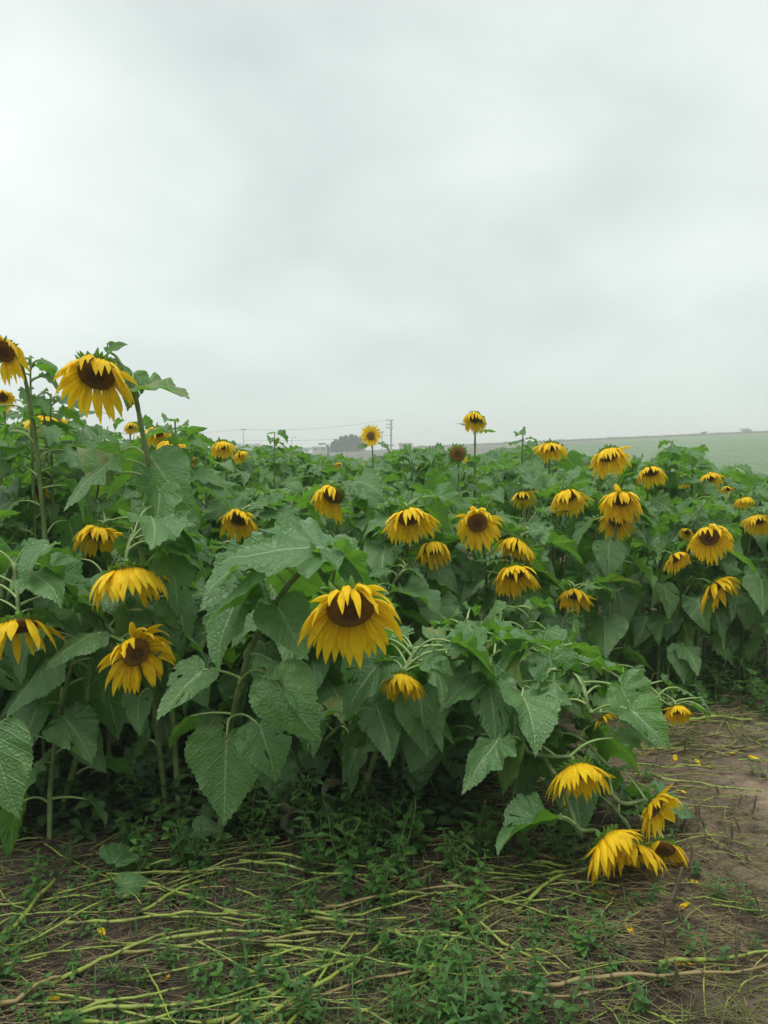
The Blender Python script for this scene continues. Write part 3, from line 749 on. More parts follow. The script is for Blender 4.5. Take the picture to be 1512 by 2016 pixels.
for xx, yy in fill:
    H = top_limit(xx, yy) * rs.uniform(.90, 1.0); b0 = Vector((xx, yy, 0)); lean = Vector((rs.uniform(-.05, .38), rs.uniform(-.15, .08), 0))
    tip = b0 + lean + Vector((0, 0, H)); pts = bez(b0, b0 + Vector((0, 0, H * .5)), tip - lean * .3 - Vector((0, 0, H * .2)), tip + Vector((.03, -.02, -.02)), 10)
    root = empty('sunflower_plant', b0); near = yy < 4.6
    tag(root, LBL[0][0] if yy < 6 else LBL[1][0], 'sunflower plant', LBL[0][1] if yy < 6 else LBL[1][1])
    place('stem', stem_mesh(pts, b0, .012, .006, 6), T(b0), root)
    if yy < 6.0:
        stem_leaves(root, pts, rs, near, 29 if yy < 5 else 25, .05, 1.0)
    else:
        cnt = 24 if yy < 9 else 20; az = rs.uniform(0, 6.28)
        t0 = .12 if yy < 7.5 else .55
        for i in range(cnt):
            t = t0 + (1 - t0) * (i + rs.random()) / cnt; A = pts[min(10, int(t * 10))]; az += 2.4 + rs.uniform(-.4, .4)
            s_ = rs.uniform(.20, .30) * (1 if t < .85 else .75)
            out = Vector((math.cos(az), math.sin(az), 0)); mid = A + out * s_ * .9
            if blocked(mid, s_ * .5) or too_high(mid + Vector((0, 0, s_ * .1))): continue
            place('leaf', rs.choice(FAR_L), T(A) @ Matrix.Rotation(az, 4, 'Z') @ Matrix.Rotation(rs.uniform(-.3, .3), 4, 'X') @ Matrix.Scale(s_, 4), root)

def lodged(P, cnt, seed, label):
    rs = random.Random(seed); P = [at(*v) for v in P]; P[0].z = 0; pts = catmull(P, 6)
    root = empty('sunflower_plant', P[0]); tag(root, label, 'sunflower plant')
    place('stem', stem_mesh(pts, P[0], .012, .006, 8), T(P[0]), root)
    stem_leaves(root, pts, rs, True, cnt, .10, 1.0, .95)
lodged([(640, 1560, 3.9), (800, 1330, 3.4), (885, 1300, 3.25), (960, 1290, 3.15)], 16, 1, 'leafy sunflower plant leaning right above the half covered bloom')
lodged([(760, 1540, 3.9), (880, 1360, 3.4), (1010, 1350, 3.2), (1090, 1385, 3.1)], 16, 2, 'leafy sunflower plant bent over right of the half covered bloom')
lodged([(820, 1540, 4.0), (960, 1300, 3.5), (1080, 1290, 3.3), (1170, 1350, 3.2)], 15, 3, 'leafy sunflower plant arching over the rusty faced bloom')
lodged([(560, 1560, 3.8), (680, 1420, 3.4), (760, 1400, 3.2), (800, 1430, 3.1)], 14, 4, 'leafy sunflower plant with big dark leaves under the large middle bloom')
lodged([(900, 1520, 3.9), (1000, 1420, 3.5), (1120, 1440, 3.2), (1200, 1510, 3.1)], 14, 5, 'leafy sunflower plant lying over behind the fallen blooms')
# upright leafy shoots that break the skyline
def shoot(px, ytop, Y, cnt, seed, label, spread=.8, Lk=1.0):
    rs = random.Random(seed); top = at(px, ytop, Y); b0 = Vector((top.x, top.y, 0)); pts = bez(b0, b0 + Vector((0, 0, .5)), top - Vector((.02, 0, .4)), top, 14)
    root = empty('sunflower_plant', b0); tag(root, label, 'sunflower plant')
    place('stem', stem_mesh(pts, b0, .012, .005, 7), T(b0), root)
    stem_leaves(root, pts, rs, Y < 5, cnt + 5, .72, 1.0, Lk, False, spread)
    stem_leaves(root, pts, rs, Y < 5, 8, .3, .8, 1.0)
shoot(541, 850, 7.5, 9, 1, 'leafy shoot with a curled top leaf on the skyline between the two left poles', .5, .8)
shoot(812, 884, 7.0, 12, 2, 'dense clump of blown leaves on the skyline right beside the tall mast', .6, 1.0)
shoot(852, 878, 7.0, 12, 3, 'dense clump of blown leaves on the skyline, second one right of the tall mast', .6, 1.0)
shoot(1030, 848, 5.8, 9, 4, 'bare topped sunflower plant leaning right on the skyline beside the tall bloom', .8, .8)
shoot(1322, 868, 6.3, 8, 5, 'bright green upright plant in front of the hillside at right', .6, .9)
shoot(1366, 884, 6.4, 8, 6, 'second bright green plant in front of the hillside, nearer the right edge', .6, .9)
shoot(60, 700, 3.7, 9, 7, 'leafy stem beside the tallest bloom at the far left', .9, .8)
shoot(100, 775, 3.9, 10, 8, 'leafy plant between the two tall left blooms', .9, 1.0)
shoot(345, 830, 4.6, 9, 9, 'plant with large blowing leaves on the skyline right of the tall left stem', .9, 1.1)

# far end of the crop: leaves nobody could count
rs = random.Random(9); mb = MB(); VR = [leaf_rows(random.Random(s_), 16, 2, rs.uniform(.3, 1.2), rs.uniform(-.3, .5), .04, 0, 1.0, False) for s_ in range(8)]
for i in range(5200):
    y = rs.uniform(12.5, 19.5); x = rs.uniform(-y * .53, y * .53); q = proj(Vector((x, y, 1.3)))
    zt = min(1.80, CAM.z + (893 - (sky_y(q[0]) + 2)) / FPX * y)
    p = Vector((x, y, zt - abs(rs.gauss(0, .14))))
    if blocked(p, .08): continue
    az = rs.uniform(0, 6.28); M = T(p) @ Matrix.Rotation(az, 4, 'Z') @ Matrix.Rotation(R(rs.uniform(-10, 60)), 4, 'Y') @ Matrix.Rotation(rs.uniform(-.4, .4), 4, 'X') @ Matrix.Scale(rs.uniform(.17, .26), 4)
    rw, uu = rs.choice(VR); mb.grid([[M @ v for v in r0] for r0 in rw], uu)
tag(place('sunflower_crop', mb.mesh('sunflower_crop', [M_leaf]), Matrix.Identity(4)), 'far end of the crop where the sunflower leaves run together', 'crop', None, 'stuff')

# ------------------------------------------------------------------ ground
def axis(lo, hi, d, far0, far1):
    v = [lo + d * i for i in range(int((hi - lo) / d) + 1)]; st = d; x = v[-1]
    while x < far1: st *= 1.22; x += st; v.append(min(x, far1))
    st = d; x = lo; pre = []
    while x > far0: st *= 1.22; x -= st; pre.append(max(x, far0))
    return pre[::-1] + v
def sm(a, b, x):
    t = min(1, max(0, (x - a) / (b - a))); return t * t * (3 - 2 * t)
def gz(x, y):
    H = max(0.0, min(13.0, 3.05 + .0445 * x)) if x > -70 else 0
    far_ = sm(30, 245, y) * H
    near_ = .030 * noise.noise(Vector((x * 1.3, y * 1.3, 0))) + .014 * noise.noise(Vector((x * 6, y * 6, 3))) + .006 * noise.noise(Vector((x * 19, y * 19, 7)))
    return far_ + near_ * (1 - sm(12, 30, math.hypot(x, y))) - .02 - 1.0 * sm(0, 1, (y - 255) / 200) * (H > 0) * 3
xs = axis(-2.6, 3.2, .035, -1500, 1500); ys = axis(1.6, 6.6, .035, -1500, 1500)
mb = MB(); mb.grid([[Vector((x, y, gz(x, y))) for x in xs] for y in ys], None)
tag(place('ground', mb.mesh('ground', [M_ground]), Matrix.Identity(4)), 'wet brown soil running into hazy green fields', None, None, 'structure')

# ------------------------------------------------------------------ cut stalks on the soil
rs = random.Random(21); ns_ = 0
def stalk(a, b, r0, sag, cls, z=.012):
    global ns_
    n = 12; pts = []; d = b - a; side = Vector((-d.y, d.x, 0)).normalized(); ph = rs.uniform(0, 6.28)
    for i in range(n + 1):
        t = i / n; p = a.lerp(b, t) + side * (sag * math.sin(math.pi * t) + .008 * math.sin(7 * t + ph)); p.z = max(gz(p.x, p.y), -.06) + z + .010 * math.sin(5 * t + ph) + .008; p += Vector((0, rs.uniform(-.004, .004), rs.uniform(0, .004))); pts.append(p)
    o_ = a.copy(); r0 *= .88; o_.z = 0; mb = MB(); mb.tube([p - o_ for p in pts], [r0 * (1 - .45 * i / n) * (1.25 if i % 4 == 0 else 1) for i in range(n + 1)], 7)
    tag(place('cut_stalk', mb.mesh('cut_stalk', [M_stalk]), T(o_)), cls[0], 'stalk', cls[1]); ns_ += 1
K1 = ('yellow green cut stalk lying among the criss cross litter at the bottom', 'cut stalks at the bottom')
K2 = ('cut stalk lying in the layered litter under the crop edge at right', 'cut stalks under the crop edge')
K3 = ('thin dry stalk lying on the bare soil at the right', 'dry stalks on the bare soil')
for (x0, y0, x1, y1, r0, cls) in [
 (130, 1826, 480, 1806, .0065, K1), (250, 1870, 640, 1828, .0075, K1), (440, 1812, 800, 1822, .006, K1), (240, 1885, 620, 1862, .006, K1), (60, 1965, 330, 1860, .008, K1),
 (480, 1866, 820, 1832, .006, K1), (90, 2005, 380, 1945, .006, K1), (130, 2010, 500, 1960, .0065, K1), (160, 2025, 520, 1950, .006, K1), (400, 2030, 690, 1900, .008, K1),
 (500, 2030, 760, 1850, .008, K1), (440, 2025, 600, 1985, .006, K1), (480, 1690, 760, 1712, .006, K1), (470, 1712, 780, 1740, .0065, K1), (600, 1810, 860, 1772, .006, K1),
 (620, 1825, 1000, 1850, .006, K1), (560, 2030, 700, 1840, .006, K1), (270, 1805, 400, 1740, .007, K1), (0, 1850, 105, 1740, .010, K1), (0, 1990, 120, 1940, .008, K1),
 (1010, 1800, 1150, 1720, .008, K1), (1060, 1950, 1512, 1900, .0075, K1), (1300, 1912, 1530, 1880, .008, K1), (890, 1800, 990, 1900, .006, K1), (940, 1830, 1080, 1940, .006, K1), (640, 1790, 1010, 1760, .006, K1),
 (756, 1780, 900, 1765, .007, K1), (770, 1835, 930, 1862, .0065, K1), (1060, 1700, 1160, 1678, .006, K1), (1050, 1720, 1160, 1690, .006, K1), (1060, 1740, 1170, 1700, .006, K1),
 (1340, 1422, 1480, 1420, .011, K2), (1240, 1490, 1420, 1455, .006, K2), (1275, 1530, 1500, 1565, .007, K2), (1300, 1360, 1500, 1380, .006, K2)]:
    stalk(onground(x0, y0), onground(x1, y1), r0 * 1.15, rs.uniform(-.03, .03), cls, .03)
for i in range(95):
    px = rs.uniform(-80, 1000); py = rs.uniform(1640, 2090); a = onground(px, py); th = R(rs.gauss(12, 26)); l_ = rs.uniform(.25, .85)
    stalk(a, a + Vector((math.cos(th), math.sin(th), 0)) * l_, rs.uniform(.0028, .0058), rs.uniform(-.05, .05), K1, rs.uniform(.004, .035))
for i in range(75):
    px = rs.uniform(880, 1330); py = rs.uniform(1400, 1740); a = onground(px, py); th = R(rs.gauss(0, 16)); l_ = rs.uniform(.2, .6)
    stalk(a, a + Vector((math.cos(th), math.sin(th), 0)) * l_, rs.uniform(.0028, .0050), rs.uniform(-.03, .03), K2, rs.uniform(.003, .03))
for i in range(80):
    px = rs.uniform(1150, 1560); py = rs.uniform(1350, 2030); a = onground(px, py); th = R(rs.gauss(0, 45)); l_ = rs.uniform(.12, .5)
    stalk(a, a + Vector((math.cos(th), math.sin(th), 0)) * l_, rs.uniform(.0018, .0042), rs.uniform(-.03, .03), K3, rs.uniform(.002, .012))
for i in range(45):
    px = rs.uniform(1220, 1560); py = rs.uniform(1340, 1500); a = onground(px, py); th = R(rs.gauss(5, 25)); l_ = rs.uniform(.3, .8)
    stalk(a, a + Vector((math.cos(th), math.sin(th), 0)) * l_, rs.uniform(.003, .0055), rs.uniform(-.04, .04), K2, rs.uniform(.003, .03))
# upright stubble
for i in range(38):
    if i < 16: px, py = [(1325, 1650), (1345, 1640), (1382, 1660), (1390, 1630), (1440, 1770), (1455, 1755), (1480, 1600), (1310, 1870), (1350, 1840), (1475, 1700), (1370, 1600), (1415, 1560), (1250, 1800), (1180, 1870), (1120, 1900), (1360, 1700)][i]
    else: px = rs.uniform(1040, 1500); py = rs.uniform(1400, 2000)
    b0 = onground(px, py); b0.z = -.02; h = rs.uniform(.03, .11); d = Vector((rs.uniform(-.45, .45) * h, rs.uniform(-.3, .3) * h, h + .02)); r0 = rs.uniform(.0028, .0065)
    mb = MB(); mb.tube([Vector((0, 0, 0)), d * .5 + Vector((.003, 0, 0)), d], [r0 * 1.15, r0, r0 * .9], 7)
    tag(place('stubble_stump', mb.mesh('stubble_stump', [M_stub]), T(b0)), 'short cut stem standing upright in the bare soil at right', 'stubble', 'upright stubble at the right')
# crumbs and clods of soil: stuff
mb = MB(); rg = random.Random(41)
for i in range(5200):
    a = onground(rg.uniform(-80, 1590), rg.uniform(1340, 2080)); s_ = rg.uniform(.003, .009) * (2.8 if rg.random() < .09 else 1); a.z = gz(a.x, a.y) + s_ * .2; b = len(mb.v)
    for d in ((1, 0, 0), (0, 1, 0), (-1, 0, 0), (0, -1, 0), (0, 0, 1)): mb.v.append(a + Vector([q * s_ * rg.uniform(.6, 1.3) for q in d]) + Vector((rg.uniform(-.3, .3), rg.uniform(-.3, .3), 0)) * s_)
    for k in range(4): mb.f.append((b + k, b + (k + 1) % 4, b + 4)); mb.m.append(0); mb.uv.append(((0, 0),) * 3)
tag(place('soil_crumbs', mb.mesh('soil_crumbs', [M_ground]), Matrix.Identity(4)), 'crumbs and small clods on the wet soil', 'soil', None, 'stuff')
# fine straw: stuff
mb = MB()
for i in range(9000):
    if i % 3: px = rs.uniform(-100, 1600); py = rs.uniform(1330, 2100)
    else: px = rs.uniform(850, 1600); py = rs.uniform(1330, 1900)
    a = onground(px, py)
    if a.y > 7: continue
    dens = noise.noise(Vector((a.x * 1.7, a.y * 1.7, 9)))
    if a.x > 1.45 and dens < .02 : continue
    th = rs.gauss(0, .8); l_ = rs.uniform(.03, .22); z = gz(a.x, a.y) + rs.uniform(.002, .018); d = Vector((math.cos(th), math.sin(th), rs.uniform(-.05, .08))) * l_
    p0 = Vector((a.x, a.y, z)); mb.tube([p0, p0 + d * .5 + Vector((0, rs.uniform(-.01, .01), .004)), p0 + d], rs.uniform(.0008, .0022), 3, 0, False)
tag(place('straw_litter', mb.mesh('straw_litter', [M_straw]), Matrix.Identity(4)), 'thin dry straw scattered over the soil', 'straw', None, 'stuff')

# ------------------------------------------------------------------ weeds
def small_leaf(mb, p, d, up, Lf, wd, mi=0):
    d = d.normalized(); lat = d.cross(up).normalized(); nn = lat.cross(d)
    rows = []
    for i in range(6):
        f = i / 5; ww = wd * Lf * math.sin(math.pi * min(1, f * .93 + .07)) ** .8 * (1.15 - .5 * f)
        c = p + d * Lf * f - nn * (.25 * Lf * f * f)
        rows.append([c - lat * ww + nn * ww * .3, c, c + lat * ww + nn * ww * .3])
    mb.grid(rows, None, mi)
WEEDS = []
for s_ in range(12):
    r2 = random.Random(400 + s_); f_ = MB(); st_ = MB()
    for b in range(r2.randint(2, 4)):
        d = Vector((r2.uniform(-.7, .7), r2.uniform(-.7, .7), 1)).normalized(); p = Vector((0, 0, 0)); pts = [p.copy()]; az = r2.uniform(0, 3)
        for k in range(r2.randint(4, 6)):
            p = p + d * r2.uniform(.022, .040); d = (d + Vector((r2.uniform(-.15, .15), r2.uniform(-.15, .15), .1))).normalized(); pts.append(p.copy()); az += 1.57
            for sg in (0, math.pi):
                o_ = Vector((math.cos(az + sg), math.sin(az + sg), r2.uniform(0, .5))); small_leaf(f_, p, o_, Vector((r2.uniform(-.3, .3), r2.uniform(-.3, .3), 1)), r2.uniform(.022, .05) * (1.5 if s_ % 3 == 2 else 1) * (1 - .08 * k), (r2.uniform(.24, .34), r2.uniform(.36, .46), r2.uniform(.10, .16))[s_ % 3])
        st_.tube(pts, .0016, 4)
    WEEDS.append((f_.mesh('foliage', [M_weed]), st_.mesh('stem', [M_wstem])))
def weed(px, py, s, lab, grp):
    a = onground(px, py); a.z = gz(a.x, a.y); k = rs.choice(WEEDS); W_ = T(a) @ Matrix.Rotation(rs.uniform(0, 6.28), 4, 'Z') @ Matrix.Scale(s, 4)
    root = place('weed', None, W_); tag(root, lab, 'weed', grp); place('foliage', k[0], W_, root); place('stem', k[1], W_, root)
for i in range(40): weed(rs.gauss(900, 130), rs.uniform(1690, 2060), rs.uniform(.5, 1.15), 'low green weed in the lush patch at the bottom centre', 'weeds in the bottom patch')
for i in range(62): weed(rs.uniform(250, 1120), rs.uniform(1600, 1720), rs.uniform(.8, 1.7), 'leafy weed growing at the foot of the front sunflowers', 'weeds at the foot of the front plants')
for i in range(36): weed(rs.uniform(0, 1100), rs.uniform(1720, 2060), rs.uniform(.35, .8), 'tiny weed sprout among the flattened stalks', 'sprouts among the flattened stalks')
for i in range(45): weed(rs.uniform(-20, 760), rs.uniform(1640, 2060), rs.uniform(.5, 1.1), 'small weed sprouting between the cut stalks at bottom left', 'weeds among the stalks')
for i in range(105): weed(rs.uniform(1130, 1530), rs.uniform(1315, 1410) + rs.gauss(0, 14), rs.uniform(.8, 2.0), 'bushy weed along the foot of the crop at right', 'weeds along the crop foot')
for i in range(30): weed(rs.uniform(1150, 1512), rs.uniform(1400, 1960), rs.uniform(.4, .8), 'tiny weed seedling on the bare soil at right', 'seedlings on the bare soil')
# undergrowth added to darken the gaps between the rows: stuff
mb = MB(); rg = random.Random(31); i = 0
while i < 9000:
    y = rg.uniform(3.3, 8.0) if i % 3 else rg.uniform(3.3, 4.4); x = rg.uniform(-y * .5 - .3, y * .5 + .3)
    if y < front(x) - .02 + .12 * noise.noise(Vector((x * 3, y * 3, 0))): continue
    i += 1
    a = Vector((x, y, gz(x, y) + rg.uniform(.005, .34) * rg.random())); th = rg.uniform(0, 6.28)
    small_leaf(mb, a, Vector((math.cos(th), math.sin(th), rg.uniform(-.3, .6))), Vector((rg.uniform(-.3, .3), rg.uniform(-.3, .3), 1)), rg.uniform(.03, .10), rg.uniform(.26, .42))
tag(place('shade_undergrowth', mb.mesh('shade_undergrowth', [M_under]), Matrix.Identity(4)), 'low leaves added to darken the shaded soil between the sunflower rows', 'ground cover', None, 'stuff')
mb = MB(); rg = random.Random(57)
for i in range(5200):
    px = rg.uniform(-80, 1240); py = rg.uniform(1600, 2080); a = onground(px, py)
    if noise.noise(Vector((a.x * 2.2, a.y * 2.2, 4))) < -.08 or a.x > 1.25: continue
    a.z = gz(a.x, a.y) + rg.uniform(.003, .03); th = rg.uniform(0, 6.28)
    small_leaf(mb, a, Vector((math.cos(th), math.sin(th), rg.uniform(-.1, .8))), Vector((0, 0, 1)), rg.uniform(.010, .028), rg.uniform(.28, .5))
tag(place('ground_cover', mb.mesh('ground_cover', [M_weed]), Matrix.Identity(4)), 'tiny green seedlings carpeting the dark soil between stalks', 'ground cover', None, 'stuff')
# grass blades: stuff
mb = MB()
for i in range(4200):
    px, py = (rs.gauss(700, 330), rs.uniform(1600, 2080)) if i % 2 else (rs.uniform(1000, 1530), rs.gauss(1350, 60))
    a = onground(px, py); 
    if a.y > 8 or a.y < 1.6: continue
    a.z = gz(a.x, a.y); th = rs.uniform(0, 6.28); h = rs.uniform(.02, .07) * rs.choice((1, 1, 1.8)); o_ = Vector((math.cos(th), math.sin(th), 0)); lt = Vector((-o_.y, o_.x, 0)); rows = []
    for k in range(4):
        f = k / 3; c = a + Vector((0, 0, h * f * (1.2 - .4 * f))) + o_ * h * .5 * f * f; ww = .0028 * (1 - f * .9); rows.append([c - lt * ww, c + lt * ww])
    mb.grid(rows, None)
tag(place('grass', mb.mesh('grass', [M_weed]), Matrix.Identity(4)), 'thin green grass blades between the weeds', 'grass', None, 'stuff')
# fallen petals
for i, (px, py) in enumerate([(203, 1845), (118, 1970), (315, 1930), (505, 2005), (570, 1975), (1330, 1778), (1245, 1835), (1308, 1885), (1365, 1892), (1000, 1912), (1435, 1482), (1330, 1497), (1378, 1505), (1350, 1562), (1480, 1385), (1375, 1730), (1190, 1760), (1215, 1758), (1500, 1500), (1265, 1410), (1290, 1480), (1400, 1510), (600, 1990)]):
    a = onground(px, py); a.z = gz(a.x, a.y) + .012; th = rs.uniform(0, 3.14); l_ = rs.uniform(.05, .075); mb = MB(); rows = []; uvs = []
    for k in range(7):
        f = k / 6; ww = .013 * math.sin(math.pi * (.08 + .9 * f)) ** .7; rows.append([Vector((f * l_, q * ww, .006 * math.sin(3 * f + i) + .004 * q * q)) for q in (-1, 0, 1)]); uvs.append([(f, .5 + q * .5) for q in (-1, 0, 1)])
    mb.grid(rows, uvs)
    tag(place('fallen_petal', mb.mesh('fallen_petal', [M_petal]), T(a) @ Matrix.Rotation(th, 4, 'Z') @ Matrix.Rotation(rs.uniform(-.3, .3), 4, 'X')), 'single yellow petal fallen on the soil and stalks', 'petal', 'fallen petals')
# fallen leaves
for px, py, s_, lab in ((225, 1722, .17, 'torn pale leaf fallen on the soil at the lower left'), (235, 1765, .13, 'smaller torn leaf fallen just below the pale one at lower left'), (385, 1655, .12, 'folded pale leaf resting upright near the foot of the middle plants')):
    a = onground(px, py); a.z = .05
    o = place('fallen_leaf', rs.choice(BL_HANG), T(a) @ Matrix.Rotation(rs.uniform(0, 6), 4, 'Z') @ Matrix.Rotation(rs.uniform(.2, .6), 4, 'X') @ Matrix.Scale(s_, 4)); tag(o, lab, 'leaf')

# ------------------------------------------------------------------ the far background
def leafball(mb, c, r, n, s, rs):
    for i in range(n):
        d = Vector((rs.gauss(0, 1), rs.gauss(0, 1), rs.gauss(0, 1))).normalized() * rs.uniform(.6, 1.05)
        p = c + Vector((d.x * r[0], d.y * r[1], d.z * r[2])); q = Vector((rs.gauss(0, 1), rs.gauss(0, 1), rs.gauss(0, 1))).normalized(); q2 = q.orthogonal().normalized(); b = len(mb.v)
        mb.v += [p - q * s, p + q2 * s * .6, p + q * s, p - q2 * s * .6]; mb.f.append((b, b + 1, b + 2, b + 3)); mb.m.append(0); mb.uv.append(((0, 0),) * 4)
def far_tree(px, Y, wpx, hpx, base_py, kind, label, group, seed, matl):
    rs = random.Random(seed); b0 = at(px, base_py, Y); tz = at(px, base_py - hpx, Y).z; b0.z = gz(b0.x, b0.y); H = tz - b0.z; Wd = wpx * Y / FPX; mb = MB()
    if kind == 'cone':
        for k in range(9):
            f = k / 8; leafball(mb, Vector((rs.uniform(-.05, .05) * Wd, 0, H * (.12 + .80 * f))), (Wd * .5 * (1 - .72 * f) + .1, Wd * .4 * (1 - .7 * f) + .1, H * .12), 130, H * .045, rs)
    else:
        for k in range(7): leafball(mb, Vector((rs.uniform(-.28, .28) * Wd, rs.uniform(-.2, .2) * Wd, H * rs.uniform(.45, .78))), (Wd * .27, Wd * .25, H * .24), 130, H * .05, rs)
    root = empty('conifer_tree' if kind == 'cone' else 'round_tree', b0); tag(root, label, 'tree', group)
    place('crown', mb.mesh('crown', [matl], False), T(b0), root)
    tb = MB(); tb.tube([Vector((0, 0, -.3)), Vector((.05, 0, H * .4)), Vector((0, 0, H * .75))], [Wd * .05 + .08, Wd * .04 + .05, .04], 7)
    place('trunk', tb.mesh('trunk', [M_bark]), T(b0), root)
for i, (px, w_, h_) in enumerate([(662, 14, 24), (672, 15, 29), (682, 16, 31), (692, 16, 33), (701, 15, 31), (709, 13, 29), (655, 10, 19)]):
    far_tree(px, 185, w_ * 1.7, h_, 889, 'cone', 'grey green conifer in the tight clump on the horizon', 'conifers of the horizon clump', 600 + i, M_conifer)
for i, (px, w_, h_, Y) in enumerate([(500, 34, 20, 300), (520, 30, 17, 300), (545, 36, 18, 300), (572, 22, 14, 290), (588, 20, 14, 290), (605, 22, 13, 300), (465, 36, 20, 310), (425, 40, 24, 310), (622, 16, 11, 290)]):
    far_tree(px, Y, w_, h_, 893, 'round', 'hazy round tree in the low belt left of the conifer clump', 'trees of the hazy belt', 640 + i, M_bush)
for i, (px, py, w_, h_, lab) in enumerate([(1468, 858, 22, 11, 'round dark bush on the ridge, the larger one at right'), (1385, 860, 14, 8, 'small scraggy bush on the ridge, left of the round one')]):
    rs2 = random.Random(680 + i); b0 = at(px, py, 243); b0.z = gz(b0.x, b0.y); H = h_ * 243 / FPX; Wd = w_ * 243 / FPX; mb = MB()
    for k in range(5): leafball(mb, Vector((rs2.uniform(-.3, .3) * Wd, 0, H * rs2.uniform(.35, .65))), (Wd * .28, Wd * .25, H * .33), 120, .14, rs2)
    root = empty('bush', b0); tag(root, lab, 'bush'); place('foliage', mb.mesh('foliage', [M_bush], False), T(b0), root)
    tb = MB(); tb.tube([Vector((0, 0, -.2)), Vector((0, 0, H * .5))], .06, 6); place('stem', tb.mesh('stem', [M_bark]), T(b0), root)
mb = MB(); rs2 = random.Random(3)
for i in range(9000):
    x = rs2.uniform(5, 150); y = 243 + rs2.gauss(0, 1.5); p = Vector((x, y, gz(x, y))); h = rs2.uniform(.2, .7) * (1 + .8 * max(0, noise.noise(Vector((x * .3, 0, 0))))); b = len(mb.v); o_ = rs2.uniform(-.2, .2)
    mb.v += [p + Vector((-.10, 0, -.1)), p + Vector((.10, 0, -.1)), p + Vector((o_, rs2.uniform(-.1, .1), h))]; mb.f.append((b, b + 1, b + 2)); mb.m.append(0); mb.uv.append(((0, 0),) * 3)
tag(place('ridge_grass', mb.mesh('ridge_grass', [plain('dry_grass', (.17, .15, .09))], False), Matrix.Identity(4)), 'dry tall grass along the top of the ridge', 'grass', None, 'stuff')

def pole(px, ytop, ybase, Y, r0, label, name='utility_pole', arms=(), lamp=0, mt=None):
    b0 = at(px, ybase, Y); b0.z = gz(b0.x, b0.y); top = at(px, ytop, Y); H = top.z - b0.z; root = empty(name, b0); tag(root, label, 'pole' if name != 'street_lamp' else 'street lamp')
    mb = MB(); mb.tube([Vector((0, 0, -.5)), Vector((0, 0, H * .5)), Vector((0, 0, H))], [r0, r0 * .85, r0 * .7], 8); place('post', mb.mesh('post', [mt or M_concrete]), T(b0), root)
    for dz, l_, off in arms:
        mb = MB(); mb.box((off, 0, 0), (l_, .14, .14))
        for k in (-.45, -.15, .2, .45): mb.tube([Vector((off + l_ * k, 0, .05)), Vector((off + l_ * k, 0, .32))], .07, 6)
        place('crossarm', mb.mesh('crossarm', [M_steel], False), T(b0 + Vector((0, -.2, H - dz))), root)
    if lamp:
        mb = MB(); mb.tube([Vector((0, 0, -.3)), Vector((lamp * .5, 0, .1)), Vector((lamp, 0, .05))], .06, 6); mb.box((lamp * 1.25, 0, .05), (abs(lamp) * .6, .35, .16))
        place('lamp_arm', mb.mesh('lamp_arm', [M_steel]), T(b0 + Vector((0, 0, H))), root)
    return top
p1 = pole(480, 845, 893, 215, .13, 'slender utility pole at the left end of the overhead wire', arms=((.15, 1.6, 0),))
pole(575, 861, 893, 215, .10, 'lamp post standing between the left pole and the conifers', 'street_lamp', lamp=.8)
pole(646, 875, 897, 90, .10, 'short dark street lamp just left of the conifer clump', 'street_lamp', lamp=-.7, mt=M_steel)
p2 = pole(770, 827, 884, 195, .28, 'tall wide mast with insulators, right end of the overhead wire', arms=((.1, 1.8, -.3), (1.1, 1.5, -.4), (2.0, 1.8, -.4), (6.4, 1.9, 0)))
pole(752, 850, 884, 200, .12, 'thin pole just left of the tall mast', arms=((.1, 1.5, -.2),))
p0 = at(300, 850, 235)
def wire(a, b, sag, lab):
    mb = MB(); pts = [a.lerp(b, k / 20) - Vector((0, 0, sag * 4 * (k / 20) * (1 - k / 20))) - a for k in range(21)]
    mb.tube(pts, .035, 4); tag(place('overhead_wire', mb.mesh('overhead_wire', [M_wire]), T(a)), lab, 'wire')
wire(p1, p2 + Vector((-.9, 0, 0)), 1.0, 'overhead wire sagging between the slender pole and the mast')
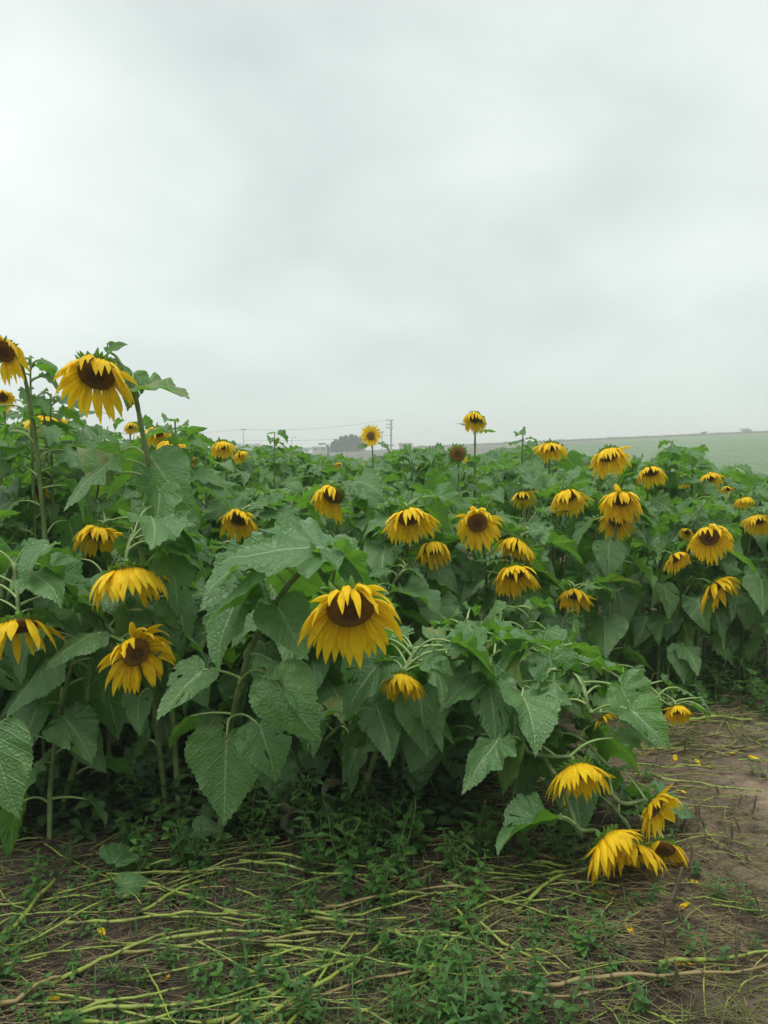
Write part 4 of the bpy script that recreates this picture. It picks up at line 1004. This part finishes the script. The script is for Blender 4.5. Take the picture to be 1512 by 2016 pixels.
wire(p0, p1, .6, 'overhead wire running off to the left from the slender pole')
wire(p1 + Vector((0, 0, -3.0)), p2 + Vector((0, 0, -3.8)), .6, 'lower overhead wire passing behind the conifer clump')
# low buildings
def shed(px0, px1, ytop, ybase, Y, label, wm):
    a = at(px0, ybase, Y); b = at(px1, ybase, Y); Wd = b.x - a.x; c = (a + b) / 2; c.z = gz(c.x, c.y); H = at(px0, ytop, Y).z - c.z; root = empty('farm_building', c); tag(root, label, 'building')
    mb = MB(); mb.box((0, 3, H * .42), (Wd, 6, H * .84 + .6)); place('wall', mb.mesh('wall', [wm], False), T(c), root)
    mb = MB(); z = H * .84 + .3; rows = [[Vector((x, y, zz_)) for x in (-Wd / 2 - .2, Wd / 2 + .2)] for y, zz_ in ((-.3, z), (3, z + H * .22), (6.3, z), (6.3, z - .1), (-.3, z - .1), (-.3, z))]
    mb.grid(rows, None); place('roof', mb.mesh('roof', [M_roof], False), T(c), root)
    for k in range(max(1, int(Wd / 2.4))):
        mb = MB(); mb.box((0, 0, 0), (.9, .08, H * .3)); place('window', mb.mesh('window', [M_dark], False), T(c + Vector((-Wd / 2 + 1.0 + k * 2.3, -.03, H * .5))), root)
shed(786, 812, 874, 886, 236, 'pale low building on the horizon right of the mast', M_wall)
shed(615, 660, 881, 893, 238, 'long low grey building left of the conifer clump', M_wall)

# ------------------------------------------------------------------ rain haze
mb = MB(); mb.box((0, 0, 8.5), (3010, 3010, 27.0)); hb = mb.mesh('haze', [], False)
m = bpy.data.materials.new('haze'); m.use_nodes = True; t = m.node_tree; t.nodes.clear()
pv = t.nodes.new('ShaderNodeVolumePrincipled'); pv.inputs['Color'].default_value = (.955, .98, .975, 1); pv.inputs['Density'].default_value = .0023; pv.inputs['Anisotropy'].default_value = .2
o_ = t.nodes.new('ShaderNodeOutputMaterial'); t.links.new(pv.outputs[0], o_.inputs['Volume']); hb.materials.append(m)
tag(place('haze', hb, Matrix.Identity(4)), 'pale rain haze over the fields', None, None, 'stuff')
